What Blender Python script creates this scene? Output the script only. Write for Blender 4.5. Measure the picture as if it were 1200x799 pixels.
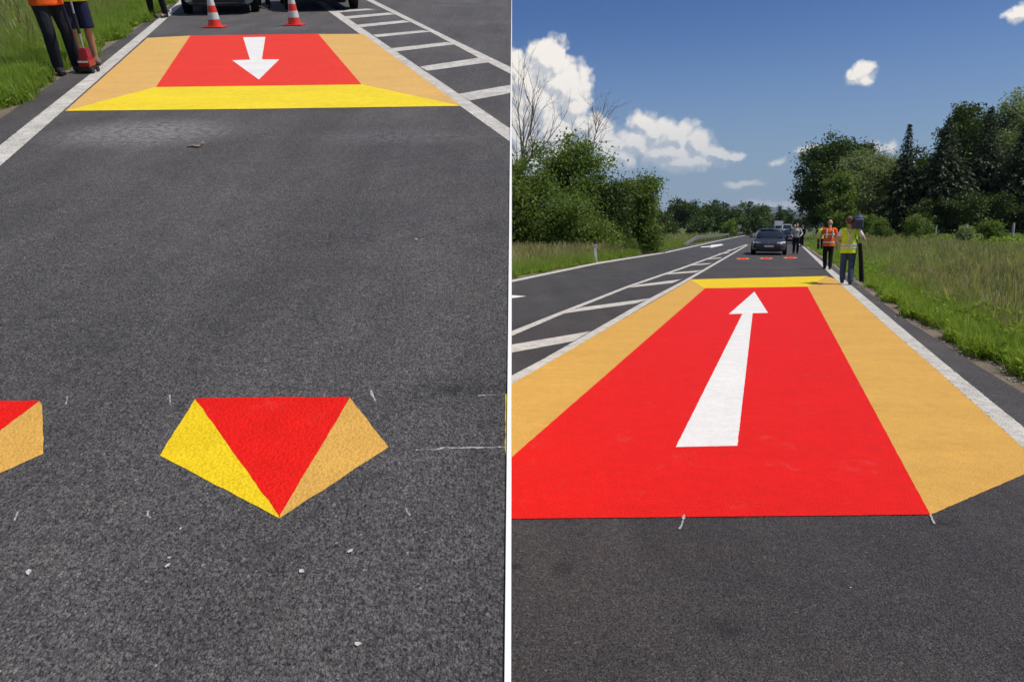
import bpy, bmesh, math, random
import numpy as np
from mathutils import Vector, Matrix, Euler
random.seed(7); np.random.seed(7)
RNG = np.random.default_rng(11)
for o in list(bpy.data.objects): bpy.data.objects.remove(o)
SC = bpy.context.scene
COL = SC.collection

# ------------------------------------------------------------------ camera
F, CX, CY = 800.0, 600.0, 399.5          # focal length and centre in photograph pixels
H = 1.45                                 # eye height
TH = math.atan((CY - 268.0) / F)         # camera pitch below the level ground's horizon
PHI = math.atan((CY + 60.0) / F) - TH    # gradient of the climbing road on the left
cam_d = bpy.data.cameras.new('camera'); cam_d.sensor_width = 36; cam_d.lens = 36 * F / 1200
cam_d.clip_start = .05; cam_d.clip_end = 40000
cam = bpy.data.objects.new('camera', cam_d); COL.objects.link(cam)
cam.location = (0, 0, H); cam.rotation_euler = (math.pi/2 - TH, 0, 0)
SC.camera = cam
CAM = Vector((0, 0, H))

# ------------------------------------------------------------------ sun, sky, exposure
SKY_STR, SKY_ALT, SKY_AIR, SKY_DUST, SKY_OZ = .075, 200, 1.0, .3, 2.5
HAZE = 6e-5
SUN_AZ, SUN_EL = math.atan2(.93, -.37), math.radians(60)
sun_v = Vector((math.sin(SUN_AZ)*math.cos(SUN_EL), math.cos(SUN_AZ)*math.cos(SUN_EL), math.sin(SUN_EL)))
sd = bpy.data.lights.new('sun', 'SUN'); sd.energy = 4.2; sd.angle = math.radians(.53); sd.color = (1, .95, .88)
sun = bpy.data.objects.new('sun', sd); COL.objects.link(sun)
sun.rotation_euler = sun_v.to_track_quat('Z', 'Y').to_euler(); sun.location = (30, -10, 60)
SC.view_settings.view_transform = 'Standard'; SC.view_settings.look = 'None'
SC.view_settings.exposure = 0; SC.view_settings.gamma = 1
SC.cycles.max_bounces = 5; SC.cycles.adaptive_threshold = .02; SC.cycles.transparent_max_bounces = 8
SC.cycles.use_denoising = True

def ray(px, py):
    d = Vector(((px-CX)/F, 1, -(py-CY)/F))
    c, s = math.cos(TH), math.sin(TH)
    return Vector((d.x, d.y*c + d.z*s, -d.y*s + d.z*c))

def azel(px, py):
    d = ray(px, py).normalized()
    return math.atan2(d.x, d.y), math.asin(d.z)

class NT:
    """small helper for writing node trees"""
    def __init__(s, tree): s.t = tree; s.n = tree.nodes; s.l = tree.links
    def node(s, typ, ins=None, **kw):
        n = s.n.new(typ)
        for k, v in kw.items(): setattr(n, k, v)
        for k, v in (ins or {}).items(): s.set(n.inputs[k], v)
        return n
    def set(s, sock, v):
        if isinstance(v, bpy.types.NodeSocket): s.l.new(v, sock)
        else: sock.default_value = v
    def m(s, op, a, b=0.0, c=None, clamp=False):
        n = s.node('ShaderNodeMath', operation=op, use_clamp=clamp)
        s.set(n.inputs[0], a); s.set(n.inputs[1], b)
        if c is not None: s.set(n.inputs[2], c)
        return n.outputs[0]
    def v(s, op, a, b=(0, 0, 0)):
        n = s.node('ShaderNodeVectorMath', operation=op)
        s.set(n.inputs[0], a); s.set(n.inputs[1], b)
        return n.outputs['Value'] if op in ('LENGTH', 'DOT_PRODUCT', 'DISTANCE') else n.outputs[0]
    def mix(s, fac, a, b, blend='MIX'):
        n = s.node('ShaderNodeMix', data_type='RGBA', blend_type=blend)
        s.set(n.inputs[0], fac); s.set(n.inputs[6], a); s.set(n.inputs[7], b)
        return n.outputs[2]
    def mapr(s, x, a, b, c=0.0, d=1.0, smooth=False):
        n = s.node('ShaderNodeMapRange')
        if smooth: n.interpolation_type = 'SMOOTHSTEP'
        s.set(n.inputs[0], x)
        for i, q in enumerate((a, b, c, d)): s.set(n.inputs[1+i], q)
        return n.outputs[0]
    def noise(s, vec, scale, detail=4, rough=.55, dist=0.0):
        n = s.node('ShaderNodeTexNoise', {'Scale': scale, 'Detail': detail, 'Roughness': rough, 'Distortion': dist})
        if vec is not None: s.l.new(vec, n.inputs['Vector'])
        return n.outputs['Fac']
    def voro(s, vec, scale, feature='F1', out='Distance', **kw):
        n = s.node('ShaderNodeTexVoronoi', {'Scale': scale}, feature=feature)
        for k, q in kw.items(): n.inputs[k].default_value = q
        if vec is not None: s.l.new(vec, n.inputs['Vector'])
        return n.outputs[out]

# world: Nishita sky with cumulus clouds placed by direction
W = bpy.data.worlds.new('World'); SC.world = W; W.use_nodes = True
W.node_tree.nodes.clear()
# (centre x, y, radius x, radius y) of the cloud heads, converted to azimuth and elevation
PUFFS = [(640,75,34,30),(612,95,40,38),(662,105,34,32),(630,125,45,40),(672,130,24,22),(600,150,45,45),(650,160,48,36),(690,150,28,20),(560,110,60,60),(540,170,80,50),
 (752,146,20,18),(770,158,28,22),(795,162,30,22),(818,171,27,17),(836,179,23,11),(742,168,32,20),(785,180,48,17),(720,185,40,16),
 (1001,91,12,10),(1009,86,15,12),(1016,93,12,9),(1186,18,17,10),(1198,10,20,14),(906,192,9,6),(914,190,9,6),(945,176,10,6),(955,173,11,7),(1028,176,12,8),(1042,172,10,8),(872,216,26,6),(856,183,20,5),(905,240,40,8),(700,170,40,22),(660,185,60,25),(800,190,50,14),(610,190,70,30)]
def cloud_group():
    g = bpy.data.node_groups.new('cloud_density', 'ShaderNodeTree')
    g.interface.new_socket('P', in_out='INPUT', socket_type='NodeSocketVector')
    g.interface.new_socket('D', in_out='OUTPUT', socket_type='NodeSocketFloat')
    q = NT(g); gi = q.node('NodeGroupInput'); go = q.node('NodeGroupOutput')
    p = gi.outputs[0]
    wob = q.node('ShaderNodeTexNoise', {'Scale': 26.0, 'Detail': 4.0, 'Roughness': .6}, noise_dimensions='2D'); q.l.new(p, wob.inputs['Vector'])
    dw = q.v('SUBTRACT', wob.outputs['Color'], (.5, .5, .5))
    pw = q.v('ADD', p, q.v('MULTIPLY', dw, (.022, .020, 0))); pv = q.v('ADD', p, q.v('MULTIPLY', dw, (.014, .014, 0)))
    acc = None
    for (x, y, rx, ry) in PUFFS:
        a, e = azel(x, y); a2, e2 = azel(x+rx, y); a3, e3 = azel(x, y-ry)
        r = q.v('LENGTH', q.v('MULTIPLY', q.v('SUBTRACT', pw, (a, e, 0)), (1/max(a2-a, .004), 1/max(e3-e, .004), 0)))
        h = q.m('SUBTRACT', 1.0, r)
        if max(rx, ry) < 18: h = q.m('MULTIPLY', h, .62)
        acc = h if acc is None else q.m('SMOOTH_MAX', acc, h, .25)
    acc = q.m('MULTIPLY', q.m('MAXIMUM', acc, -1.0), 1.25)
    # loose fair-weather clouds all round the rest of the sky
    big = q.node('ShaderNodeTexNoise', {'Scale': 3.2, 'Detail': 3.0}, noise_dimensions='2D'); q.l.new(p, big.inputs['Vector'])
    sx = q.node('ShaderNodeSeparateXYZ', {0: p})
    side = q.mapr(q.m('ABSOLUTE', sx.outputs[0]), .75, 1.0, 0, 1, True)
    rest = q.m('MULTIPLY_ADD', q.m('SUBTRACT', big.outputs['Fac'], .60), 5.0, q.mapr(side, 0, 1, -3, 0))
    acc = q.m('MAXIMUM', acc, rest)
    d = q.m('ADD', acc, .12)
    for sc_, am in ((24.0, .34), (52.0, .22), (110.0, .12)):       # rounded heads on rounded heads
        vo = q.node('ShaderNodeTexVoronoi', {'Scale': sc_, 'Smoothness': .35}, voronoi_dimensions='2D', feature='SMOOTH_F1'); q.l.new(pv, vo.inputs['Vector'])
        e_ = vo.outputs['Distance']
        d = q.m('ADD', d, q.m('MULTIPLY', q.m('SUBTRACT', .55, q.m('MULTIPLY', q.m('MULTIPLY', e_, e_), 2.4)), am))
    n2 = q.node('ShaderNodeTexNoise', {'Scale': 90.0, 'Detail': 4.0, 'Roughness': .6}, noise_dimensions='2D'); q.l.new(p, n2.inputs['Vector'])
    d = q.m('ADD', d, q.m('MULTIPLY', q.m('SUBTRACT', n2.outputs['Fac'], .5), .25))
    q.l.new(d, go.inputs[0])
    return g
w = NT(W.node_tree)
tc = w.node('ShaderNodeTexCoord')
sx = w.node('ShaderNodeSeparateXYZ', {0: tc.outputs['Generated']})
az = w.m('ARCTAN2', sx.outputs[0], sx.outputs[1]); el = w.m('ARCSINE', sx.outputs[2])
P = w.node('ShaderNodeCombineXYZ', {0: az, 1: el}).outputs[0]
cg = cloud_group()
d0 = w.node('ShaderNodeGroup', {0: P}, node_tree=cg).outputs[0]
d1 = w.node('ShaderNodeGroup', {0: w.v('ADD', P, (.006, .008, 0))}, node_tree=cg).outputs[0]
lit = w.mapr(w.m('SUBTRACT', d0, d1), -.34, .22, 0, 1, True)
low = w.mapr(el, .03, .22, 0, 1)
lit = w.m('MULTIPLY', lit, w.mapr(low, 0, 1, .55, 1.0))
alpha = w.mapr(d0, -.06, w.mapr(low, 0, 1, 1.1, .46), 0, 1, True)
alpha = w.m('MULTIPLY', alpha, w.mapr(el, .01, .15, .35, 1.0))
ccol = w.mix(lit, w.mix(low, (.46, .54, .64, 1), (.66, .69, .74, 1)), (1.12, 1.06, .99, 1))
sky = w.node('ShaderNodeTexSky', sky_type='NISHITA', sun_disc=False, sun_elevation=SUN_EL, sun_rotation=SUN_AZ,
             altitude=SKY_ALT, air_density=SKY_AIR, dust_density=SKY_DUST, ozone_density=SKY_OZ)
scol = w.node('ShaderNodeGamma', {'Color': sky.outputs[0], 'Gamma': 1.3}).outputs[0]
scol = w.mix(1.0, scol, (.44, .54, .70, 1), 'MULTIPLY')
scol = w.mix(w.mapr(el, -.02, .30, .95, 0, True), scol, (3.3, 4.5, 6.0, 1))      # pale haze low over the horizon, all round
b1 = w.node('ShaderNodeBackground', {'Color': scol, 'Strength': SKY_STR})
b2 = w.node('ShaderNodeBackground', {'Color': ccol, 'Strength': .85})
mx = w.node('ShaderNodeMixShader', {0: alpha}); w.l.new(b1.outputs[0], mx.inputs[1]); w.l.new(b2.outputs[0], mx.inputs[2])
wo = w.node('ShaderNodeOutputWorld'); w.l.new(mx.outputs[0], wo.inputs[0])
W.cycles.sampling_method = 'MANUAL'; W.cycles.sample_map_resolution = 512

# ------------------------------------------------------------------ the two ground planes
def R(px, py, z=0.0):
    """photograph pixel -> point at height z over the level ground"""
    d = ray(px, py); t = (z - H) / d.z
    return CAM + d * t
NL = Vector((0, -math.sin(PHI), math.cos(PHI))); VL = Vector((0, math.cos(PHI), math.sin(PHI)))
ML = Matrix(((1, VL[0], NL[0], CAM[0]-H*NL[0]), (0, VL[1], NL[1], CAM[1]-H*NL[1]), (0, VL[2], NL[2], CAM[2]-H*NL[2]), (0, 0, 0, 1)))
def L(px, py, z=0.0):
    """photograph pixel -> local point (x across, y up the slope, z off it) on the climbing road"""
    d = ray(px, py); t = -(H - z) / d.dot(NL)
    q = d * t
    return Vector((q.x, q.dot(VL), z))
def vdir(px, py, plane):
    d = ray(px, py)
    if plane is R: a = Vector((d.x, d.y, 0))
    else: a = Vector((d.x, d.dot(VL), 0))
    return a.normalized()
I4 = Matrix.Identity(4)
ROAD_R = vdir(909, 268, R); ROAD_L = vdir(286, -60, L)

# ------------------------------------------------------------------ object helpers
def link(name, me, mat=None, parent=None, mw=None, **props):
    o = bpy.data.objects.new(name, me); COL.objects.link(o)
    if me is not None and mat is not None:
        if isinstance(mat, (list, tuple)):
            for q in mat: me.materials.append(q)
        elif len(me.materials) == 0: me.materials.append(mat)
    if mw is not None: o.matrix_world = mw
    if parent is not None: o.parent = parent
    for k, v in props.items(): o[k] = v
    return o
def thing(name, label, cat, mw=I4, group=None):
    o = bpy.data.objects.new(name, None); COL.objects.link(o); o.empty_display_size = .2
    o.matrix_world = mw; o['label'] = label; o['category'] = cat
    if group: o['group'] = group
    return o
def tag(o, label, cat, group=None):
    o['label'] = label; o['category'] = cat
    if group: o['group'] = group
    return o
def npmesh(name, V, Fc, smooth=False, attr=None):
    V = np.asarray(V, dtype=np.float32); Fc = np.asarray(Fc, dtype=np.int32)
    me = bpy.data.meshes.new(name); n, k = Fc.shape
    me.vertices.add(len(V)); me.vertices.foreach_set('co', V.ravel())
    me.loops.add(n*k); me.loops.foreach_set('vertex_index', Fc.ravel())
    me.polygons.add(n); me.polygons.foreach_set('loop_start', np.arange(0, n*k, k, dtype=np.int32))
    try: me.polygons.foreach_set('loop_total', np.full(n, k, dtype=np.int32))
    except Exception: pass
    if attr is not None:
        a = me.attributes.new('tone', 'FLOAT', 'POINT'); a.data.foreach_set('value', np.asarray(attr, dtype=np.float32))
    me.update(calc_edges=True); me.validate()
    if smooth: me.polygons.foreach_set('use_smooth', [True]*n)
    return me
def place(p, d=Vector((0, 1, 0)), base=I4, s=1.0):
    """matrix that puts a thing's +Y along d at p (in the plane's own frame)"""
    d = Vector((d[0], d[1], 0)).normalized()
    return base @ Matrix.Translation(p) @ Matrix.Rotation(math.atan2(-d.x, d.y), 4, 'Z') @ Matrix.Scale(s, 4)

class MB:
    """collects shapes into one mesh"""
    def __init__(s): s.v = []; s.f = []
    def add(s, vs, fs):
        b = len(s.v); s.v += [tuple(q) for q in vs]; s.f += [tuple(i+b for i in f) for f in fs]; return s
    def box(s, c, d, rot=None, bev=0.0, taper=1.0):
        hx, hy, hz = d[0]/2, d[1]/2, d[2]/2
        vs = [Vector((x*hx*(taper if z > 0 else 1), y*hy*(taper if z > 0 else 1), z*hz)) for z in (-1, 1) for y in (-1, 1) for x in (-1, 1)]
        if rot: R_ = Euler(rot).to_matrix(); vs = [R_ @ q for q in vs]
        vs = [q + Vector(c) for q in vs]
        return s.add(vs, [(0, 2, 3, 1), (4, 5, 7, 6), (0, 1, 5, 4), (2, 6, 7, 3), (0, 4, 6, 2), (1, 3, 7, 5)])
    def tube(s, pts, rad, n=8, caps=True):
        pts = [Vector(p) for p in pts]
        if not hasattr(rad, '__len__'): rad = [rad]*len(pts)
        vs = []; fs = []; up = None
        for i, p in enumerate(pts):
            t = (pts[min(i+1, len(pts)-1)] - pts[max(i-1, 0)])
            t = t.normalized() if t.length > 1e-9 else Vector((0, 0, 1))
            if up is None or abs(up.dot(t)) > .95:
                up = Vector((1, 0, 0)) if abs(t.x) < .9 else Vector((0, 1, 0))
            a = t.cross(up).normalized(); b = t.cross(a); up = -b if False else up
            r = rad[i]; rx, ry = r if hasattr(r, '__len__') else (r, r)
            vs += [p + a*(math.cos(2*math.pi*k/n)*rx) + b*(math.sin(2*math.pi*k/n)*ry) for k in range(n)]
        for i in range(len(pts)-1):
            for k in range(n):
                k2 = (k+1) % n
                fs.append((i*n+k, i*n+k2, (i+1)*n+k2, (i+1)*n+k))
        if caps:
            fs.append(tuple(range(n))[::-1]); fs.append(tuple(range((len(pts)-1)*n, len(pts)*n)))
        return s.add(vs, fs)
    def ball(s, c, r, nu=10, nv=7, rot=None):
        if not hasattr(r, '__len__'): r = (r, r, r)
        M_ = Euler(rot).to_matrix() if rot else None
        vs = [Vector((0, 0, -r[2]))]
        for j in range(1, nv):
            t = math.pi*j/nv
            for i in range(nu):
                a = 2*math.pi*i/nu; vs.append(Vector((r[0]*math.sin(t)*math.cos(a), r[1]*math.sin(t)*math.sin(a), -r[2]*math.cos(t))))
        vs.append(Vector((0, 0, r[2])))
        if M_: vs = [M_ @ q for q in vs]
        vs = [q + Vector(c) for q in vs]; fs = []
        for i in range(nu): fs.append((0, 1+(i+1) % nu, 1+i))
        for j in range(nv-2):
            for i in range(nu):
                a = 1+j*nu+i; b = 1+j*nu+(i+1) % nu; fs.append((a, b, b+nu, a+nu))
        last = len(vs)-1; b0 = 1+(nv-2)*nu
        for i in range(nu): fs.append((last, b0+i, b0+(i+1) % nu))
        return s.add(vs, fs)
    def lathe(s, prof, n=16, c=(0, 0, 0), axis='Z'):
        vs = []; fs = []
        for r, z in prof:
            for k in range(n):
                a = 2*math.pi*k/n; q = (r*math.cos(a), r*math.sin(a), z)
                if axis == 'X': q = (q[2], q[0], q[1])
                if axis == 'Y': q = (q[1], q[2], q[0])
                vs.append(Vector(q) + Vector(c))
        for i in range(len(prof)-1):
            for k in range(n):
                k2 = (k+1) % n; fs.append((i*n+k, i*n+k2, (i+1)*n+k2, (i+1)*n+k))
        fs.append(tuple(range(n))[::-1]); fs.append(tuple(range((len(prof)-1)*n, len(prof)*n)))
        return s.add(vs, fs)
    def prism(s, poly, z0, z1):
        n = len(poly)
        vs = [(p[0], p[1], z0) for p in poly] + [(p[0], p[1], z1) for p in poly]
        fs = [tuple(range(n))[::-1], tuple(range(n, 2*n))] + [(i, (i+1) % n, n+(i+1) % n, n+i) for i in range(n)]
        return s.add(vs, fs)
    def mesh(s, name, smooth=False, bevel=0.0):
        me = bpy.data.meshes.new(name); me.from_pydata(s.v, [], s.f); me.validate()
        bm = bmesh.new(); bm.from_mesh(me)
        bmesh.ops.recalc_face_normals(bm, faces=bm.faces)
        if bevel: bmesh.ops.bevel(bm, geom=bm.edges[:], offset=bevel, segments=2, affect='EDGES', clamp_overlap=True)
        for f in bm.faces: f.smooth = smooth
        bm.to_mesh(me); bm.free()
        if smooth:
            try: me.set_sharp_from_angle(angle=math.radians(40))
            except Exception: pass
        return me
    def build(s, name, mat, parent=None, smooth=False, bevel=0.0, **props):
        return link(name, s.mesh(name, smooth, bevel), mat, parent, **props)

def evaluated(me, mods):
    """a mesh after modifiers, as plain mesh data"""
    o = bpy.data.objects.new('tmp', me); COL.objects.link(o)
    for typ, kw in mods:
        m = o.modifiers.new(typ, typ)
        for k, v in kw.items(): setattr(m, k, v)
    dg = bpy.context.evaluated_depsgraph_get(); dg.update()
    r = bpy.data.meshes.new_from_object(o.evaluated_get(dg))
    bpy.data.objects.remove(o)
    return r

# ------------------------------------------------------------------ materials
MATS = {}
def new_mat(name):
    m = bpy.data.materials.new(name); m.use_nodes = True; m.node_tree.nodes.clear()
    t = NT(m.node_tree); out = t.node('ShaderNodeOutputMaterial'); MATS[name] = m
    return m, t, out
def plain(name, col, rough=.6, metal=0.0, var=.12, scale=14.0, bump=0.0, bscale=60.0, coat=0.0, spec=.5):
    """simple material with some tone variation and fine relief"""
    m, t, out = new_mat(name)
    tcn = t.node('ShaderNodeTexCoord').outputs['Object']
    n = t.noise(tcn, scale, 5, .6)
    c = t.mix(n, tuple(max(0, x*(1-var)) for x in col)+(1,), tuple(min(1, x*(1+var)) for x in col)+(1,))
    b = t.node('ShaderNodeBsdfPrincipled', {'Base Color': c, 'Roughness': rough, 'Metallic': metal})
    b.inputs['Specular IOR Level'].default_value = spec
    if coat: b.inputs['Coat Weight'].default_value = coat; b.inputs['Coat Roughness'].default_value = .04
    if bump:
        bp = t.node('ShaderNodeBump', {'Height': t.noise(tcn, bscale, 4, .6), 'Strength': bump, 'Distance': .01}); t.l.new(bp.outputs[0], b.inputs['Normal'])
    t.l.new(b.outputs[0], out.inputs[0]); return m

def asphalt(name, base=(.055, .052, .053), spots=(), grain=1.0):
    m, t, out = new_mat(name)
    p = t.node('ShaderNodeTexCoord').outputs['Object']
    wob = t.node('ShaderNodeTexNoise', {'Scale': 60.0, 'Detail': 2.0}); t.l.new(p, wob.inputs['Vector'])
    pw = t.v('ADD', p, t.v('MULTIPLY', t.v('SUBTRACT', wob.outputs['Color'], (.5, .5, .5)), (.012, .012, 0)))
    stone = t.node('ShaderNodeTexVoronoi', {'Scale': 125.0*grain}); t.l.new(pw, stone.inputs['Vector'])
    tone = t.node('ShaderNodeSeparateColor', {0: stone.outputs['Color']}).outputs[0]
    big = t.noise(p, .55, 4, .6); mid = t.noise(p, 5.0, 5, .65); fine = t.noise(p, 95.0, 4, .75); pit = t.noise(p, 80.0, 3, .65); clus = t.noise(p, 26.0, 3, .75)
    c = t.mix(tone, tuple(q*.62 for q in base)+(1,), tuple(q*1.45 for q in base)+(1,))
    c = t.mix(t.m('GREATER_THAN', tone, .992), c, (base[0]*2.2, base[1]*2.1, base[2]*2.0, 1))
    c = t.mix(t.mapr(pit, .46, .37, 0, .9), c, tuple(q*.22 for q in base)+(1,))
    c = t.mix(t.mapr(stone.outputs['Distance'], .5, .85, 0, .6), c, tuple(q*.3 for q in base)+(1,))
    c = t.mix(1.0, c, t.mix(t.mapr(big, .35, .65), (.84, .84, .86, 1), (1.14, 1.13, 1.11, 1)), 'MULTIPLY')
    c = t.mix(1.0, c, t.mix(t.mapr(mid, .3, .7), (.88, .88, .88, 1), (1.12, 1.11, 1.10, 1)), 'MULTIPLY')
    c = t.mix(1.0, c, t.mix(t.mapr(clus, .33, .67), (.74, .74, .74, 1), (1.24, 1.23, 1.22, 1)), 'MULTIPLY')
    strk = t.noise(t.v('MULTIPLY', p, (2.2, .22, 1.0)), 1.0, 4, .6)
    c = t.mix(1.0, c, t.mix(t.mapr(strk, .32, .68), (.82, .81, .80, 1), (1.16, 1.15, 1.15, 1)), 'MULTIPLY')
    c = t.mix(t.mapr(t.noise(p, 2.3, 5, .7), .55, .75, 0, .35), c, (base[0]*1.25, base[1]*1.12, base[2]*.98, 1))
    for (x, y, rx, ry, amt, col, thr) in spots:       # dust, tyre marks and oil stains with a shape of their own
        r = t.v('LENGTH', t.v('MULTIPLY', t.v('SUBTRACT', p, (x, y, 0)), (1/rx, 1/ry, 0)))
        k = t.m('MULTIPLY', t.mapr(r, .2, 1.0, 1, 0, True), t.mapr(t.noise(p, 16.0, 6, .75), thr, thr+.22))
        c = t.mix(t.m('MULTIPLY', k, amt), c, col+(1,))
    b = t.node('ShaderNodeBsdfPrincipled', {'Base Color': c, 'Roughness': t.mapr(tone, 0, 1, .6, .9)})
    b.inputs['Specular IOR Level'].default_value = .4
    hgt = t.m('ADD', t.m('MULTIPLY', stone.outputs['Distance'], -.7), t.m('MULTIPLY', tone, .35))
    hgt = t.m('ADD', hgt, t.m('MULTIPLY', pit, 2.2))
    hgt = t.m('ADD', hgt, t.m('MULTIPLY', fine, .8))
    bp = t.node('ShaderNodeBump', {'Height': hgt, 'Strength': 1.0, 'Distance': .010}); t.l.new(bp.outputs[0], b.inputs['Normal'])
    t.l.new(b.outputs[0], out.inputs[0]); return m

def paint(name, col, wear=.0, streak=.10, rough=.62):
    m, t, out = new_mat(name)
    p = t.node('ShaderNodeTexCoord').outputs['Object']
    stone = t.node('ShaderNodeTexVoronoi', {'Scale': 95.0}); t.l.new(p, stone.inputs['Vector'])
    roll = t.noise(t.v('MULTIPLY', p, (1.0, 2.0, 1.0)), 1.1, 5, .6); mid = t.noise(p, 9.0, 4, .6); fine = t.noise(p, 120.0, 3, .7)
    c = t.mix(t.mapr(roll, .3, .7), tuple(q*(1-streak) for q in col)+(1,), tuple(min(.95, q*(1+streak)) for q in col)+(1,))
    c = t.mix(1.0, c, t.mix(t.mapr(mid, .3, .7), (.93, .93, .93, 1), (1.05, 1.05, 1.05, 1)), 'MULTIPLY')
    c = t.mix(1.0, c, t.mix(t.mapr(fine, .25, .75), (.76, .76, .76, 1), (1.14, 1.14, 1.14, 1)), 'MULTIPLY')
    c = t.mix(t.mapr(stone.outputs['Distance'], .5, .85, 0, .30), c, tuple(q*.55 for q in col)+(1,))
    c = t.mix(t.mapr(t.noise(p, 3.1, 6, .75), .58, .80, 0, .22), c, (.30, .26, .22, 1))
    if wear:
        k = t.m('MULTIPLY', t.mapr(stone.outputs['Distance'], .42, .7), t.mapr(t.noise(p, 6.0, 5, .7), .40, .62))
        c = t.mix(t.m('MULTIPLY', k, wear), c, (.09, .085, .08, 1))
    b = t.node('ShaderNodeBsdfPrincipled', {'Base Color': c, 'Roughness': rough})
    b.inputs['Specular IOR Level'].default_value = .15
    hgt = t.m('ADD', t.m('MULTIPLY', stone.outputs['Distance'], -1.0), t.m('MULTIPLY', fine, .5))
    bp = t.node('ShaderNodeBump', {'Height': hgt, 'Strength': .6, 'Distance': .005}); t.l.new(bp.outputs[0], b.inputs['Normal'])
    t.l.new(b.outputs[0], out.inputs[0]); return m

def leafy(name, c0, c1, trans=.35, rough=.5, rnd=False):
    """foliage: tone per leaf (attribute) or per plant (object random), some light through the leaf"""
    m, t, out = new_mat(name)
    if rnd: f = t.node('ShaderNodeObjectInfo').outputs['Random']
    else: f = t.node('ShaderNodeAttribute', attribute_name='tone').outputs['Fac']
    g = t.node('ShaderNodeNewGeometry').outputs['Position']
    f = t.m('ADD', t.m('MULTIPLY', f, .7), t.m('MULTIPLY', t.noise(g, .9, 3, .6), .45), clamp=True)
    c = t.mix(f, c0+(1,), c1+(1,))
    b = t.node('ShaderNodeBsdfPrincipled', {'Base Color': c, 'Roughness': rough})
    b.inputs['Specular IOR Level'].default_value = .25
    tr = t.node('ShaderNodeBsdfTranslucent', {'Color': t.mix(1.0, c, (1.25, 1.3, .6, 1), 'MULTIPLY')})
    ms = t.node('ShaderNodeMixShader', {0: trans}); t.l.new(b.outputs[0], ms.inputs[1]); t.l.new(tr.outputs[0], ms.inputs[2])
    t.l.new(ms.outputs[0], out.inputs[0]); return m
# ================================================================== SURFACES
def lp(px, py): q = L(px, py); return (q.x, q.y)
d1_ = lp(180, 163)
A_LEFT = asphalt('asphalt_slope', (.132, .126, .123), spots=[
    (lp(170,155)[0], lp(170,155)[1], 1.15, .75, .9, (.36, .35, .34), .38), (lp(470,160)[0], lp(470,160)[1], 1.2, .40, .6, (.28, .27, .265), .44),
    (lp(300,330)[0], lp(300,330)[1], 1.6, .9, .30, (.12, .118, .116), .50), (lp(545,455)[0], lp(545,455)[1], .35, .12, .8, (.020, .020, .021), .40),
    (lp(265,540)[0], lp(265,540)[1], .12, .05, .7, (.02, .02, .02), .40), (lp(68,490)[0], lp(68,490)[1], .09, .08, .5, (.13, .125, .10), .42),
    (lp(300,640)[0], lp(300,640)[1], .10, .04, .5, (.025, .025, .03), .40)])
rp = lambda x, y: (R(x, y).x, R(x, y).y)
A_RIGHT = asphalt('asphalt_level', (.082, .074, .072), spots=[
    (*rp(720,648), .9, .22, .55, (.11, .05, .045), .50), (*rp(660,668), .06, .10, .9, (.012, .012, .013), .36), (*rp(604,664), .05, .05, .9, (.012, .012, .013), .36),
    (*rp(850,735), .09, .09, .8, (.015, .015, .016), .38), (*rp(1110,612), .14, .06, .9, (.015, .015, .014), .38), (*rp(1170,620), .3, .10, .6, (.12, .11, .085), .48),
    (*rp(925,708), .20, .05, .55, (.12, .10, .075), .48), (*rp(900,318), 1.3, 1.2, .5, (.14, .05, .04), .48)])
A_LANE = asphalt('asphalt_old_lane', (.076, .073, .074))
A_SHOULD = asphalt('asphalt_shoulder', (.112, .104, .102))
RED = paint('red_paint', (.74, .010, .005), streak=.04)
TAN = paint('ochre_paint', (.66, .37, .080), streak=.07)
YEL = paint('yellow_paint', (.80, .56, .012), streak=.06)
RED2 = paint('red_paint_glare', (.78, .050, .030), streak=.05); TAN2 = paint('ochre_paint_glare', (.70, .42, .13), streak=.06); YEL2 = paint('yellow_paint_glare', (.84, .64, .03), streak=.06)  # paler copies of the three paints, distant glare put into their colour
WHT = paint('white_paint', (.80, .78, .74), streak=.05)
LINE = paint('white_line_paint', (.62, .59, .53), wear=.8, streak=.10)
CHALK = paint('chalk', (.40, .39, .385), wear=1.0)

def ground_mat(name, a, b, c, scale=1.0):
    m, t, out = new_mat(name); p = t.node('ShaderNodeTexCoord').outputs['Object']
    n1 = t.noise(p, .09*scale, 5, .6); n2 = t.noise(p, 1.6*scale, 6, .7); n3 = t.noise(p, 22*scale, 4, .7)
    k = t.mix(t.mapr(n1, .35, .65), a+(1,), b+(1,)); k = t.mix(t.mapr(n2, .45, .75, 0, .8), k, c+(1,))
    k = t.mix(1.0, k, t.mix(t.mapr(n3, .25, .75), (.55, .55, .55, 1), (1.4, 1.4, 1.4, 1)), 'MULTIPLY')
    bs = t.node('ShaderNodeBsdfPrincipled', {'Base Color': k, 'Roughness': .95}); bs.inputs['Specular IOR Level'].default_value = .1
    bp = t.node('ShaderNodeBump', {'Height': n3, 'Strength': .8, 'Distance': .06}); t.l.new(bp.outputs[0], bs.inputs['Normal'])
    t.l.new(bs.outputs[0], out.inputs[0]); return m
G_FIELD = ground_mat('meadow_soil', (.070, .115, .028), (.11, .15, .040), (.15, .15, .060))
G_DIRT = ground_mat('verge_dirt', (.30, .24, .17), (.40, .33, .25), (.20, .16, .11), 9.0)

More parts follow.
